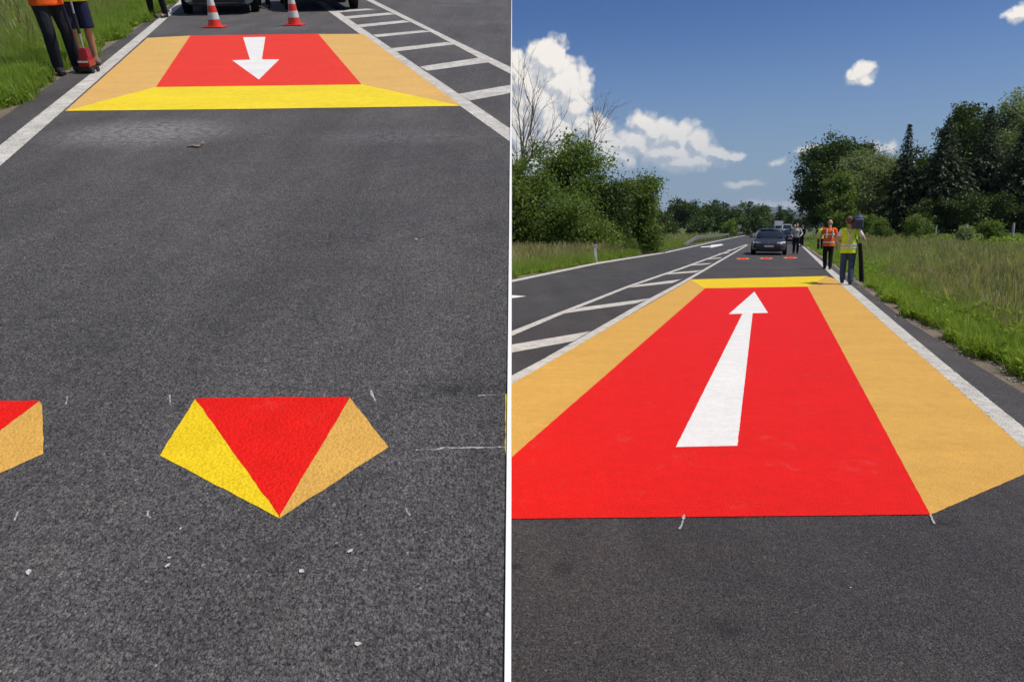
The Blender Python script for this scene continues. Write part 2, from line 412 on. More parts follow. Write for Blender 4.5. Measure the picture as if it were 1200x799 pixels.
def poly_mesh(name, pts, z=0.0, step=.12, jit=0.0):
    """flat sheet from a polygon, its edges cut fine and left a little uneven"""
    out = []; n = len(pts)
    for i in range(n):
        a = Vector((pts[i][0], pts[i][1])); b = Vector((pts[(i+1) % n][0], pts[(i+1) % n][1]))
        k = max(1, min(160, int((b-a).length/step))) if jit else 1
        nrm = Vector((-(b-a).y, (b-a).x)); nrm = nrm.normalized() if nrm.length > 0 else nrm
        for j in range(k):
            q = a.lerp(b, j/k)
            if jit and j: q = q + nrm*random.gauss(0, jit)
            out.append((q.x, q.y, z))
    me = bpy.data.meshes.new(name); me.from_pydata(out, [], [tuple(range(len(out)))])
    bm = bmesh.new(); bm.from_mesh(me)
    bmesh.ops.triangulate(bm, faces=bm.faces, quad_method='BEAUTY', ngon_method='EAR_CLIP')
    for f in bm.faces:
        if f.normal.z < 0: f.normal_flip()
    bm.to_mesh(me); bm.free(); return me
def sheet(name, px, plane, mat, z, parent=None, jit=.0011, step=.03, **props):
    pts = [plane(*q) for q in px]
    o = link(name, poly_mesh(name, [(p.x, p.y) for p in pts], z*.35, step, jit), mat, None, ML if plane is L else None, **props)
    if parent is not None: o.parent = parent; o.matrix_parent_inverse = parent.matrix_world.inverted()
    return o
def wsheet(name, pts, mat, z, base=I4, parent=None, jit=0, step=.3, **props):
    o = link(name, poly_mesh(name, pts, z, step, jit), mat, None, base, **props)
    if parent is not None: o.parent = parent; o.matrix_parent_inverse = parent.matrix_world.inverted()
    return o
def line_pts(p, q, y):               # the point at depth y on the straight line through p and q
    k = (y - p.y)/(q.y - p.y); return (p.x + (q.x-p.x)*k, y)

# ---- level place (right): field sheet to the horizon, road, old lane, shoulder
def grid_ground():
    ys = [-60, -20, 0, 20, 60, 150, 400, 1200, 4000, 12000]; xs = [-9000, -3000, -900, -300, -90, -20, 0, 20, 90, 300, 900, 3000, 9000]
    V = [(x, y, -.03) for y in ys for x in xs]; n = len(xs)
    Fc = [(j*n+i, j*n+i+1, (j+1)*n+i+1, (j+1)*n+i) for j in range(len(ys)-1) for i in range(n-1)]
    return npmesh('ground', V, Fc)
link('ground', grid_ground(), G_FIELD, kind='structure')
RE = [(997,326),(1028,350),(1060,374),(1105,402),(1150,431),(1200,461)]                # right asphalt edge
re_w = [R(*q) for q in RE]
far_r = R(911.5, 269.2); far_l = R(906.0, 269.2)
ge0, ge1 = R(600, 326.5), R(888, 272.4)                                                # left asphalt edge
near_r = line_pts(re_w[-1], re_w[-2], -6); near_l = line_pts(ge0, ge1, -6)
edge_r = [near_r] + [(p.x, p.y) for p in re_w[::-1]] + [(R(944, 289).x, R(944, 289).y), (far_r.x, far_r.y)]
edge_l = [near_l, line_pts(ge0, ge1, 10), (ge1.x, ge1.y), (far_l.x, far_l.y)]
road = wsheet('road', edge_r + edge_l[::-1], A_RIGHT, 0.0, kind='structure')
ho0, ho1 = R(600, 390.4), R(875, 286.7)                                                # hatch outer line
old = wsheet('opposite_lane', edge_l + [(R(876,286.7).x, R(876,286.7).y), line_pts(ho0, ho1, 20), line_pts(ho0, ho1, -6)], A_LANE, .001, kind='structure')
rl_r = [(942,289),(996,333),(1045,374),(1100,420),(1174,480),(1200,501)]               # edge line, right edge
rl_l = [(940,289.3),(988,336),(1040,383),(1095,431),(1150,480),(1200,526)]
def ext(a, b, y): return line_pts(R(*a), R(*b), y)
sh = wsheet('shoulder', [line_pts(R(*rl_r[-1]), R(*rl_r[-2]), 1.0)] + [near_r if False else line_pts(re_w[-1], re_w[-2], 1.0)] + [(p.x, p.y) for p in re_w[::-1]] + [(R(944,288.8).x, R(944,288.8).y)] + [(R(*q).x, R(*q).y) for q in rl_r], A_SHOULD, .0008, kind='structure')
dirt = wsheet('dirt_strip', [(p[0]-.15, p[1]) for p in edge_r[:-1]] + [(p[0] + (.42 if i else .5), p[1]) for i, p in list(enumerate(edge_r[:-1]))[::-1]], G_DIRT, -.012, jit=.05, step=.25, kind='structure')
dirt2 = wsheet('dirt_strip', [(p[0]+.15, p[1]) for p in edge_l[:-1]] + [(p[0]-.35, p[1]) for p in edge_l[:-1][::-1]], G_DIRT, -.014, jit=.05, step=.3, kind='structure')
# painted lines of the level road
l_end, r_end = R(*rl_l[-1]) - ROAD_R*4.5, R(*rl_r[-1]) - ROAD_R*4.8
wsheet('edge_line', [(R(*q).x, R(*q).y) for q in rl_l] + [(l_end.x, l_end.y), (r_end.x, r_end.y)] + [(R(*q).x, R(*q).y) for q in rl_r[::-1]], LINE, .0021, I4, road, .002, .03)
sheet('edge_line', [(928.5,283),(941,289.6),(943,289.2),(930.5,283)], R, LINE, .006, road)
sheet('edge_line', [(500,349.6),(600,330.7),(700,309.6),(780,296.6),(853.7,280.0),(903,270.4),(903,270.1),(853.7,279.3),(780,295.2),(700,307.6),(600,328),(500,346.6)], R, LINE, .009, road)
sheet('hatch_line', [(520,426),(600,393.6),(655,370),(736,337.2),(800,315),(876,286.6),(874,286.5),(798,313.8),(735,335.2),(655,366.2),(600,388),(520,419)], R, LINE, .009, road)
sheet('hatch_line', [(500,509),(600,450),(653,420),(697,393.5),(763,354),(802,331.6),(877,287.2),(875,287),(798,330.6),(757,352),(688,391.5),(638,420),(600,440),(500,492)], R, LINE, .007, road)
for poly in ([(540,417),(600,404),(692,388.4),(672,400),(600,413.4),(540,426)], [(657,368),(682,360.4),(763,349.6),(746,355.6)], [(736,337.4),(748,333.8),(799,327.3),(788,331.8)],
             [(779,322),(786,319.9),(822,316.8),(815,319.3)], [(807.5,311.6),(812,310),(834.5,308.2),(830,309.8)], [(827.5,304.3),(831,303.1),(846.5,301.6),(843.5,302.9)],
             [(840.8,298),(843.5,297),(855.5,295.8),(853,296.9)], [(851,293.6),(853.5,292.8),(863,291.8),(861,292.6)]):
    sheet('hatch_bar', poly, R, LINE, .012, road)
sheet('lane_arrow', [(560,345),(600,346),(617,347.3),(600,349.5),(560,352)], R, WHT, .010, road)
sheet('lane_arrow', [(821,289.2),(833,288.1),(833,287.2),(845,286.0),(848,287.2),(832.5,290.6),(833.2,289.4),(822,290.0)], R, WHT, .010, road)

# the large painting on the level road
pr = thing('road_painting', 'big red lane panel with long white arrow pointing away, ochre sides and yellow far edge', 'road marking')
def pp(name, px, mat, z, par, plane=R): return sheet(name, px, plane, mat, z, par)
pp('ochre_side', [(600,450),(810,327.4),(826.6,338),(600,536),(480,640),(480,520)], TAN, .0075, pr)
pp('ochre_side', [(968.5,323.8),(978,326.5),(988,336.2),(1040,383.2),(1095,431.2),(1150,480.3),(1200,526),(1240,563),(1200,556),(1090,603.5),(946,336)], TAN, .0075, pr)
pp('yellow_edge', [(809,327.6),(969.5,323.6),(946.5,336.2),(826,338.2)], YEL, .0105, pr)
pp('red_panel', [(826.3,338),(946.3,336),(1090,603.3),(1000,604.5),(600,608.5),(516,609.4)], RED, .0135, pr)
pp('arrow', [(884,342),(900,367),(882,367.3),(864,523),(792,524.5),(870,368),(854,368.4)], WHT, .0165, pr)
# the three far wedges
for k, (x0, x1, y) in enumerate([(862.5, 879, 303.3), (889.5, 906.5, 302.9), (917.5, 935, 302.2)]):
    t = thing('road_wedge', ['small red and yellow wedge painted before the dark car, leftmost of three', 'small red and yellow wedge painted before the dark car, middle of three', 'small red and yellow wedge painted before the dark car, nearest the right edge line'][k], 'road marking', group='row of small painted wedges')
    xm = (x0+x1)/2
    pp('ochre_side', [(x0, y), (x0+4, y-.9), (x0+4.5, y+.8)], TAN, .006, t)
    pp('red_panel', [(x0+4, y-.9), (xm, y-1.2), (x1-4, y-.9), (x1-4.5, y+.8), (xm, y+1.1), (x0+4.5, y+.8)], RED2, .006, t)
    pp('yellow_edge', [(x1-4, y-.9), (x1, y), (x1-4.5, y+.8)], TAN, .006, t)
# chalk ticks and scuffs on the level road
def chalk(pts, plane, wd, label, z=.0185):
    w_ = [plane(*q) for q in pts]; n = len(w_); a = []; b = []
    for i, p in enumerate(w_):
        t = (w_[min(i+1, n-1)] - w_[max(i-1, 0)]).normalized(); q = Vector((-t.y, t.x, 0))*wd*.32
        a.append((p+q).to_2d()); b.append((p-q).to_2d())
    o = link('chalk_mark', poly_mesh('chalk_mark', a + b[::-1], z*.35, .02, .0025), CHALK, None, ML if plane is L else None)
    return tag(o, label, 'chalk mark')
chalk([(802,604),(800,612),(796,621)], R, .016, 'slanted white chalk tick at the near edge of the big red panel', .0175)
chalk([(1090,604),(1095,615)], R, .014, 'short white chalk tick at the near right corner of the red panel', .0175)

# ---- climbing road (left): solid embankment with a retaining wall on its right side
def slope_solid():
    y0, y1, xl = .30, 46.0, -34.0
    pts = []
    for x in (xl, -.004):
        for y in (y0, y1): pts.append(ML @ Vector((x, y, -.05)))
    V = [tuple(p) for p in pts] + [(p.x, p.y, -.6) for p in pts]
    return npmesh('embankment', V, [(0, 2, 3, 1), (4, 5, 7, 6), (0, 4, 6, 2), (1, 3, 7, 5), (2, 6, 7, 3), (0, 1, 5, 4)])
CONC = plain('concrete', (.36, .35, .33), .85, var=.18, scale=1.2, bump=.4, bscale=30)
link('embankment', slope_solid(), G_FIELD, kind='structure')
# white-capped retaining wall that carries the road's edge
wall = thing('retaining_wall', 'thin white-capped retaining wall along the edge of the climbing road', 'wall')
def wall_slab(x0, x1, z0, z1):
    """a slab along the road's edge; z1 is its top off the slope, z0 its foot (None = down to the level ground)"""
    a, b = ML @ Vector((0, .31, z1)), ML @ Vector((0, 46, z1)); m = MB()
    if z0 is None: prof = [(a.y, -.6), (b.y, -.6), (b.y, b.z), (a.y, a.z)]
    else:
        c, d = ML @ Vector((0, .31, z0)), ML @ Vector((0, 46, z0)); prof = [(c.y, c.z), (d.y, d.z), (b.y, b.z), (a.y, a.z)]
    vs = [(x0, y, z) for y, z in prof] + [(x1, y, z) for y, z in prof]
    return m.add(vs, [(0, 3, 2, 1), (4, 5, 6, 7), (0, 1, 5, 4), (1, 2, 6, 5), (2, 3, 7, 6), (3, 0, 4, 7)])
wall_slab(-.10, -.003, None, -.02).build('wall_face', CONC, wall)
wall_slab(-.017, -.002, -.018, .010).build('cap', plain('white_cap', (.78, .78, .77), .6, var=.04), wall)
LE = [(0,139.5),(75,89),(135,50),(180,20.5),(198,7.5)]                                    # left asphalt edge
le_w = [L(*q) for q in LE]
le_far = line_pts(le_w[-2], le_w[-1], 45.5); le_near = line_pts(le_w[0], le_w[1], .35)
edgeL = [le_near] + [(p.x, p.y) for p in le_w] + [le_far]
slope_road = wsheet('climbing_road', edgeL + [(-.0175, 45.5), (-.0175, .35)], A_LEFT, 0.0, ML, kind='structure')
wsheet('dirt_strip', [(p[0]+.1, p[1]) for p in edgeL] + [(p[0]-.22, p[1]) for p in edgeL[::-1]], G_DIRT, -.010, ML, jit=.03, step=.15, kind='structure')
wsheet('grass_bank', [(p[0]-.05, p[1]) for p in edgeL] + [(-33.5, 45.5), (-33.5, .35)], G_FIELD, -.022, ML, kind='structure')
sheet('shoulder', [(-110,263),(0,196),(212,5),(216,1),(201,1),(198,7.5),(180,20.5),(135,50),(75,89),(0,139.5),(-110,215)], L, A_SHOULD, .003, slope_road)
sheet('edge_line', [(-110,295),(0,195),(106,102),(213,6.5),(222,-2),(213,-2),(205,6.5),(101,91),(0,170.5),(-110,258)], L, LINE, .006, slope_road)
sheet('hatch_line', [(365,-1),(384.3,13.2),(489,88.5),(598.6,167),(598.6,151.5),(494,81),(394.9,13.2),(374,-1)], L, LINE, .006, slope_road)
sheet('hatch_line', [(405,-11),(427.9,0),(499,35),(561,68),(598.6,87.2),(598.6,79.2),(529,45.7),(436.4,0),(412,-12)], L, LINE, .008, slope_road)
for poly in ([(537.4,110.6),(550.5,118.4),(598.6,109.6),(598.6,100)], [(491.7,78.7),(501.3,83.6),(572.6,73.6),(560.9,68.2)], [(457.7,57.2),(465,60.8),(534,52.4),(524,49.8)],
             [(437,41.3),(441.9,44.1),(505.5,37.5),(496,36)], [(418,29.6),(423.8,32.4),(481,26.3),(473,24.3)], [(402,20),(406.8,22.5),(463,17.3),(455,15.2)], [(391,13.1),(397,15),(440,11.6),(430,10.6)]):
    sheet('hatch_bar', poly, L, LINE, .010, slope_road)
pl = thing('road_painting', 'distant red lane panel with short white arrow pointing nearer, yellow near edge', 'road marking', ML)
pp('ochre_side', [(172.8,44.8),(224,42.2),(183.5,103),(76.5,130.4)], TAN2, .0070, pl, L)
pp('ochre_side', [(372,40.4),(425.5,40.2),(541,124.4),(423,99.8)], TAN2, .0070, pl, L)
pp('yellow_edge', [(76.5,130.6),(183,102.4),(424,99.4),(541,124.7),(310,128)], YEL2, .0100, pl, L)
pp('red_panel', [(223,42.4),(300,41.2),(373,40.3),(423.6,99.6),(182.8,102.7)], RED2, .0130, pl, L)
pp('arrow', [(285,44.4),(311,44),(307,70.4),(327.4,70.4),(303.4,94),(272.4,71.5),(293,70.7)], WHT, .0160, pl, L)
t = thing('road_wedge', 'whole five-sided wedge with yellow, red and ochre faces on near asphalt', 'road marking', ML)
pp('yellow_face', [(229,467.3),(187.5,534),(327.5,607.5),(326,601)], YEL, .0050, t, L)
pp('ochre_face', [(410,466),(455.5,524),(327.5,607.5),(329,601)], TAN, .0050, t, L)
pp('red_face', [(228.5,467.4),(320,465.6),(410.5,466),(327.5,605)], RED, .0070, t, L)
t = thing('road_wedge', 'red and ochre wedge cut off by the left edge of the picture', 'road marking', ML)
pp('ochre_face', [(46.5,470),(49.5,475),(51,532),(0,554.5),(-76,588),(-78,580),(0,503)], TAN, .0050, t, L)
pp('red_face', [(-135,471),(-40,470.4),(47,469.8),(0,505),(-77,586)], RED, .0070, t, L)
pp('yellow_face', [(-134,471),(-180,536),(-77,588),(-78,578)], YEL, .0050, t, L)
t = thing('road_wedge', 'yellow wedge corner squeezed against the white wall cap', 'road marking', ML)
pp('yellow_face', [(592.5,462),(592,530),(594,536),(597.5,537),(597.5,462)], YEL, .0050, t, L)
chalk([(79,465),(77,474)], L, .010, 'short chalk tick right of the cut off wedge', .004)
chalk([(199,463),(199,475)], L, .010, 'short upright chalk tick left of the whole wedge', .004)
chalk([(435,457),(438,466),(440,470)], L, .010, 'slanted chalk tick by the upper right corner of the whole wedge', .004)
chalk([(560,464),(567,463),(593,462.5)], L, .008, 'short level chalk line touching the yellow corner', .004)
chalk([(487,527.5),(530,525),(592,524)], L, .009, 'long level chalk line right of the whole wedge', .004)
chalk([(21,600),(17,610)], L, .008, 'chalk fleck below the cut off wedge', .004)
chalk([(174,598),(173,604),(177,607)], L, .008, 'chalk fleck lower left of the whole wedge', .004)
chalk([(476,595),(477,600),(481,604)], L, .008, 'chalk fleck lower right of the whole wedge', .004)
chalk([(592,602),(597,604)], L, .007, 'tiny chalk fleck beside the white wall cap', .004)
# ================================================================== VEGETATION
LF_DARK = leafy('leaf_dark', (.026, .048, .011), (.090, .135, .032), .30)
LF_MID = leafy('leaf_mid', (.060, .118, .020), (.200, .270, .065), .45)
LF_PALE = leafy('leaf_pale', (.11, .16, .060), (.31, .36, .19), .38)
LF_SPR = leafy('needle_dark', (.014, .027, .011), (.060, .085, .034), .15)
LF_BUSH = leafy('leaf_bush', (.055, .110, .020), (.190, .250, .068), .45)
LF_FAR = leafy('leaf_far', (.028, .054, .017), (.095, .140, .042), .32)
BARK = plain('bark', (.085, .068, .052), .9, var=.4, scale=9, bump=.8, bscale=25)
DEAD = plain('dead_wood', (.17, .145, .12), .9, var=.3, scale=9)

def rand_frames(n, up=.0):
    """random unit normals and in-plane axes"""
    nrm = RNG.normal(size=(n, 3)); nrm[:, 2] += up; nrm /= np.linalg.norm(nrm, axis=1)[:, None]
    a = RNG.normal(size=(n, 3)); a -= (a*nrm).sum(1)[:, None]*nrm; a /= np.linalg.norm(a, axis=1)[:, None]
    return nrm, a, np.cross(nrm, a)
def leaf_mesh(name, C, size, aspect=.55, up=.4, tone=None, axis=None):
    """one bent leaf (two triangles folded on the midrib) per centre"""
    n = len(C); nrm, a, b = rand_frames(n, up)
    if axis is not None:
        a = axis; b = np.cross(nrm, a); b /= np.linalg.norm(b, axis=1)[:, None]+1e-9; nrm = np.cross(a, b)
    s = (size*RNG.uniform(.6, 1.35, n))[:, None]
    fold = nrm*s*.12
    V = np.stack([C - a*s*.5, C + b*s*aspect*.5 + fold, C + a*s*.5, C - b*s*aspect*.5 + fold], 1).reshape(-1, 3)
    i = np.arange(n)*4
    Fc = np.concatenate([np.stack([i, i+1, i+2], 1), np.stack([i, i+2, i+3], 1)])
    tn = RNG.random(n) if tone is None else np.clip(tone + RNG.normal(0, .16, n), 0, 1)
    return npmesh(name, V, Fc, attr=np.repeat(tn, 4))

def limb_tubes(m, base, h, r, targets, n=7, lean=(0, 0)):
    top = Vector((base[0]+lean[0], base[1]+lean[1], h))
    pts = [Vector(base).lerp(top, k/5) + Vector((random.gauss(0, .03*h/6), random.gauss(0, .03*h/6), 0))*(k > 0) for k in range(6)]
    m.tube(pts, [r*(1.25 if k == 0 else 1-.14*k) for k in range(6)], n)
    for tg in targets:
        tg = Vector(tg); k = random.uniform(.35, .95); st = Vector(base).lerp(top, k)
        mid = st.lerp(tg, .5) + Vector((random.gauss(0, .2), random.gauss(0, .2), .25*random.random()*h/6))
        rr = r*(.5-.3*k)
        m.tube([st, mid, tg], [rr, rr*.6, rr*.2], 5, False)

def broadleaf(name, label, px, dist, top_y, wpx, mat, lsize=.24, nclump=170, per=85, base_f=.16, group=None, lobes=None, cat='tree', clump=None, shape=1.0, aspect=.55):
    """a tree at image column px, dist metres away, its top reaching image row top_y"""
    d = ray(px, 268); d = d/d.y; pos = Vector((d.x*dist, dist, 0)); 
    h = H + dist*(268-top_y)/F*1.0/math.cos(TH)**0; rw = wpx/2*dist/F
    t = thing(name, label, cat, Matrix.Translation(pos), group)
    cl = []
    zc = h*(base_f + (1-base_f)*.5); rz = h*(1-base_f)*.5
    L_ = lobes or [(random.uniform(-.68, .68)*rw, random.uniform(-.6, .6)*rw, zc + random.uniform(-.7, .66)*rz, random.uniform(.24, .46)) for _ in range(14)] + [(0, 0, h-.36*rz, .36), (0, 0, zc-.1*rz, .62)]
    for _ in range(nclump):
        x, y, z, k = random.choice(L_); v = Vector((random.gauss(0, 1), random.gauss(0, 1), random.gauss(0, 1))).normalized()*(random.random()**.35)
        q = Vector((x + v.x*rw*k*1.05, y + v.y*rw*k*1.05, z + v.z*rz*k*1.0))
        q.z = max(h*.05, min(h*1.0, q.z)); cl.append(q)
    CC = np.array([tuple(q) for q in cl]); sg = clump or (.09*rw + .16)
    idx = np.repeat(np.arange(nclump), per); sgs = RNG.uniform(.6, 1.4, nclump)[idx][:, None]*sg
    P_ = CC[idx] + RNG.normal(size=(len(idx), 3))*sgs*np.array([1, 1, .75])
    P_[:, 2] = np.maximum(P_[:, 2], .05)
    tone = np.repeat(RNG.random(nclump), per)
    m = MB(); limb_tubes(m, (0, 0, -.05), h*.78, max(.06, h*.022), [c for c in random.sample(cl, min(26, len(cl)))])
    m.build('trunk', BARK, t, smooth=True)
    link('crown', leaf_mesh('crown', P_, lsize, aspect, .5, tone), mat, t)
    return t

def spruce(label, px, dist, top_y, wpx, group=None, dense=1.0, base=.03, mat=None):
    d = ray(px, 268); d = d/d.y; pos = Vector((d.x*dist, dist, 0)); h = H + dist*(268-top_y)/F; rw = wpx/2*dist/F
    t = thing('spruce_tree', label, 'tree', Matrix.Translation(pos), group)
    m = MB(); m.tube([(0, 0, -.05), (0, 0, h*.5), (0, 0, h*.99)], [h*.018, h*.010, .02], 7)
    C = []; A = []; T = []
    z = h*base
    while z < h*.985:
        f = 1 - z/h; L_ = rw*(f**.9)*1.08 + .05
        nb = max(5, int(8*dense))
        off = random.random()*7
        for k in range(nb):
            an = off + 2*math.pi*k/nb + random.gauss(0, .18); ln = L_*random.uniform(.55, 1.25)
            dv = np.array([math.cos(an), math.sin(an), 0]); tip_drop = -ln*random.uniform(.18, .42)
            if ln > .6 and random.random() < .35: m.tube([(0, 0, z), (dv[0]*ln*.5, dv[1]*ln*.5, z+tip_drop*.4), (dv[0]*ln*.92, dv[1]*ln*.92, z+tip_drop*.8)], [.05, .03, .01], 4, False)
            ns = int(max(6, ln*15)); tt = RNG.uniform(.12, 1, ns)
            side = np.array([-dv[1], dv[0], 0]); tone = random.random()
            sp = RNG.normal(0, 1, ns)*(.10 + .20*ln*.35*(1-tt*.5))
            P0 = dv[None]*(tt*ln)[:, None] + side[None]*sp[:, None]
            zz = z + tip_drop*(tt**1.3) + .12*ln*np.sin(tt*3) - np.abs(RNG.normal(0, .14, ns))
            P0[:, 2] = zz; C.append(P0)
            ax = dv[None]*.8 + side[None]*np.sign(sp)[:, None]*RNG.uniform(.2, .9, ns)[:, None] + np.array([0, 0, -1])[None]*RNG.uniform(.2, .9, ns)[:, None]
            A.append(ax/np.linalg.norm(ax, axis=1)[:, None]); T.append(np.full(ns, tone))
        z += max(.16, h*.017)*random.uniform(.8, 1.2)
    C = np.concatenate(C); A = np.concatenate(A); T = np.concatenate(T)
    m.build('trunk', BARK, t, smooth=True)
    link('crown', leaf_mesh('crown', C, np.clip(.95*(1-C[:, 2]/h), .26, .66), .38, .3, T, A), mat or LF_SPR, t)
    return t

def dead_tree(label, px, dist, top_y, lean, spread, seed):
    rnd = random.Random(seed)
    d = ray(px, 268); d = d/d.y; pos = Vector((d.x*dist, dist, 0)); h = H + dist*(268-top_y)/F
    t = thing('dead_tree', label, 'tree', Matrix.Translation(pos)); tr = MB(); br = MB()
    def grow(p, dr, ln, r, lev):
        pts = [p]; q = p.copy(); dd = dr.copy(); n = 4
        for k in range(n):
            dd = (dd + Vector((rnd.gauss(0, .10), rnd.gauss(0, .10), rnd.gauss(.05, .07)))).normalized(); q = q + dd*(ln/n); pts.append(q.copy())
        (tr if lev == 0 else br).tube(pts, [r*(1-.18*k) for k in range(n+1)], 5 if lev < 2 else 3, False)
        if lev >= 4: return
        for _ in range([6, 5, 4, 3][lev]):
            k = rnd.randint(1, n) if lev else rnd.randint(1, n)
            sd = Vector((rnd.gauss(0, spread), rnd.gauss(0, spread*.7), rnd.gauss(.12, .35)))
            grow(pts[k].copy(), (dd + sd).normalized(), ln*rnd.uniform(.48, .70), max(.008, r*.58*(1-.08*k)), lev+1)
    grow(Vector((0, 0, -.05)), Vector((lean[0], lean[1], 1)).normalized(), h*.55, h*.019, 0)
    tr.build('trunk', DEAD, t, smooth=True); br.build('branches', DEAD, t, smooth=False)
    return t

# right: the wood behind the meadow, left to right
broadleaf('leafy_tree', 'dark rounded broadleaf tree at the left end of the right wood', 970, 105, 163, 78, LF_DARK, .42, 330, 120, .05, 'trees of the right wood')
broadleaf('leafy_tree', 'pale green willow-like tree between the dark tree and the first spruce', 1012, 92, 178, 74, LF_PALE, .34, 300, 110, .05, 'trees of the right wood', aspect=.35)
broadleaf('leafy_tree', 'low pale tree at the foot of the dark broadleaf tree', 984, 88, 205, 44, LF_MID, .30, 150, 100, .04, 'trees of the right wood')
spruce('slender dark spruce standing apart with its pointed top against the sky', 1055, 84, 150, 62, 'trees of the right wood', 1.15)
broadleaf('leafy_tree', 'dark leafy tree filling the gap behind the slender spruce', 1076, 106, 174, 62, LF_DARK, .44, 220, 110, .04, 'trees of the right wood')
spruce('broad dark spruce, second from the left in the right wood', 1100, 82, 141, 92, 'trees of the right wood', 1.3)
broadleaf('leafy_tree', 'dark leafy tree between the two broad spruces', 1122, 100, 131, 74, LF_DARK, .44, 280, 110, .05, 'trees of the right wood')
spruce('tall dark spruce, third from the left in the right wood', 1147, 84, 129, 90, 'trees of the right wood', 1.3)
broadleaf('leafy_tree', 'tall light green tree topping the right wood at the picture edge', 1176, 98, 114, 96, LF_PALE, .34, 300, 100, .20, 'trees of the right wood')
spruce('dark spruce just inside the right picture edge', 1190, 80, 144, 84, 'trees of the right wood', 1.3)
spruce('dark spruce cut off by the right picture edge', 1230, 84, 128, 70, 'trees of the right wood', 1.2)
for k, (x, dd, ty, wd) in enumerate([(1040, 98, 226, 46), (1085, 80, 232, 44), (1130, 78, 228, 50), (1175, 78, 226, 50), (1222, 76, 224, 56)]):
    broadleaf('undergrowth_bush', ['dark undergrowth bush under the pale willow-like tree', 'dark undergrowth bush right of the slender spruce', 'dark undergrowth bush under the broad spruce',
              'dark undergrowth bush under the tall light tree', 'dark undergrowth bush at the right picture edge'][k], x, dd, ty, wd, LF_DARK, .26, 90, 60, .02, 'undergrowth bushes of the right wood', cat='bush')
broadleaf('leafy_tree', 'dark leafy tree closing the gap left of the slender spruce', 1036, 112, 186, 54, LF_DARK, .44, 220, 110, .03, 'trees of the right wood')
# bushes along the fence
for k, (x, dd, ty, wd, mt) in enumerate([(1006, 56, 251, 26, LF_MID), (1036, 58, 253, 20, LF_BUSH), (1076, 52, 247, 38, LF_BUSH), (1167, 40, 258, 26, LF_MID), (1132, 44, 264, 10, LF_PALE)]):
    broadleaf('fence_bush', ['olive bush right behind the cameraman', 'small bush between the first two fence posts', 'largest roadside bush left of the middle fence post', 'leafy bush left of the nearest fence post', 'thin pale sapling between the two nearest fence posts'][k],
              x, dd, ty, wd, mt, .13, 60, 60, .02, 'bushes along the wire fence', cat='bush', clump=.16)
# left: roadside thicket with two dead trees
broadleaf('thicket_bush', 'big leafy bush filling the left end of the roadside thicket', 602, 35, 188, 96, LF_BUSH, .16, 300, 100, .02, 'thicket beside the opposite lane', cat='bush')
broadleaf('thicket_bush', 'low leafy bush in front of the leaning tree', 652, 34, 236, 84, LF_BUSH, .14, 160, 90, .01, 'thicket beside the opposite lane', cat='bush')
broadleaf('leafy_tree', 'loose leafy tree leaning among bare branches in the roadside thicket', 664, 39, 166, 92, LF_MID, .17, 170, 90, .18, 'thicket beside the opposite lane', clump=.36)
broadleaf('thicket_bush', 'brownish sparse bush right of the leaning tree', 712, 38, 214, 62, LF_DARK, .15, 170, 90, .02, 'thicket beside the opposite lane', cat='bush')
broadleaf('leafy_tree', 'dense round-topped small tree at the right end of the thicket', 748, 42, 209, 58, LF_BUSH, .16, 200, 110, .03, 'thicket beside the opposite lane', cat='tree')
broadleaf('thicket_bush', 'low bush at the foot of the round-topped small tree', 690, 36, 252, 70, LF_MID, .13, 110, 80, .01, 'thicket beside the opposite lane', cat='bush')
broadleaf('verge_shrub', 'small shrub standing alone in the roadside grass past the marker post', 739, 39, 277, 15, LF_MID, .09, 40, 60, .02, cat='bush', clump=.11)
dead_tree('bare dead tree rising at the left end of the thicket', 594, 40, 106, (.0, 0), .30, 3)
dead_tree('bare dead tree arching right out of the thicket', 684, 41, 142, (.20, 0), .62, 5)
# far tree line
names = ['leftmost', 'second from the left', 'third from the left', 'fourth from the left', 'fifth from the left', 'middle', 'sixth from the right', 'fifth from the right', 'fourth from the right', 'third from the right', 'second from the right', 'rightmost']
for k, (x, dd, ty, wd) in enumerate([(771, 150, 247, 30), (793, 165, 236, 26), (809, 165, 237, 24), (826, 170, 241, 30), (838, 175, 236, 18), (849, 170, 238, 24), (862, 172, 244, 26), (876, 178, 235, 38), (889, 190, 243, 26), (899, 260, 240, 16), (912, 270, 241, 16), (922, 280, 244, 16)]):
    broadleaf('far_tree', names[k] + ' tree of the distant line beyond the field', x, dd, ty, wd, LF_FAR, .55, 70, 42, .03, 'distant tree line', clump=.55)
for k, (x, wd) in enumerate([(908, 30), (926, 34), (944, 34)]):
    broadleaf('far_tree', ['dark tree beyond the overpass, nearest the white truck', 'dark tree beyond the middle of the overpass', 'dark tree beyond the right end of the overpass'][k], x, 380, 253, wd, LF_FAR, 1.0, 60, 40, .02, 'trees beyond the overpass', clump=1.0)
broadleaf('far_bush', 'bright green bush beside the small road sign', 852, 110, 257, 20, LF_MID, .25, 40, 50, .02, cat='bush', clump=.3)
for k, (x, wd) in enumerate([(782, 40), (818, 44), (868, 36), (888, 18)]):
    broadleaf('far_bush', ['low hedge bush below the leftmost distant trees', 'low hedge bush below the distant trees before the sign', 'low hedge bush beyond the guard rail end', 'low hedge bush beyond the roof of the dark grey car'][k], x, 150, 255, wd, LF_FAR, .5, 50, 40, .01, 'hedge below the distant trees', cat='bush', clump=.5)

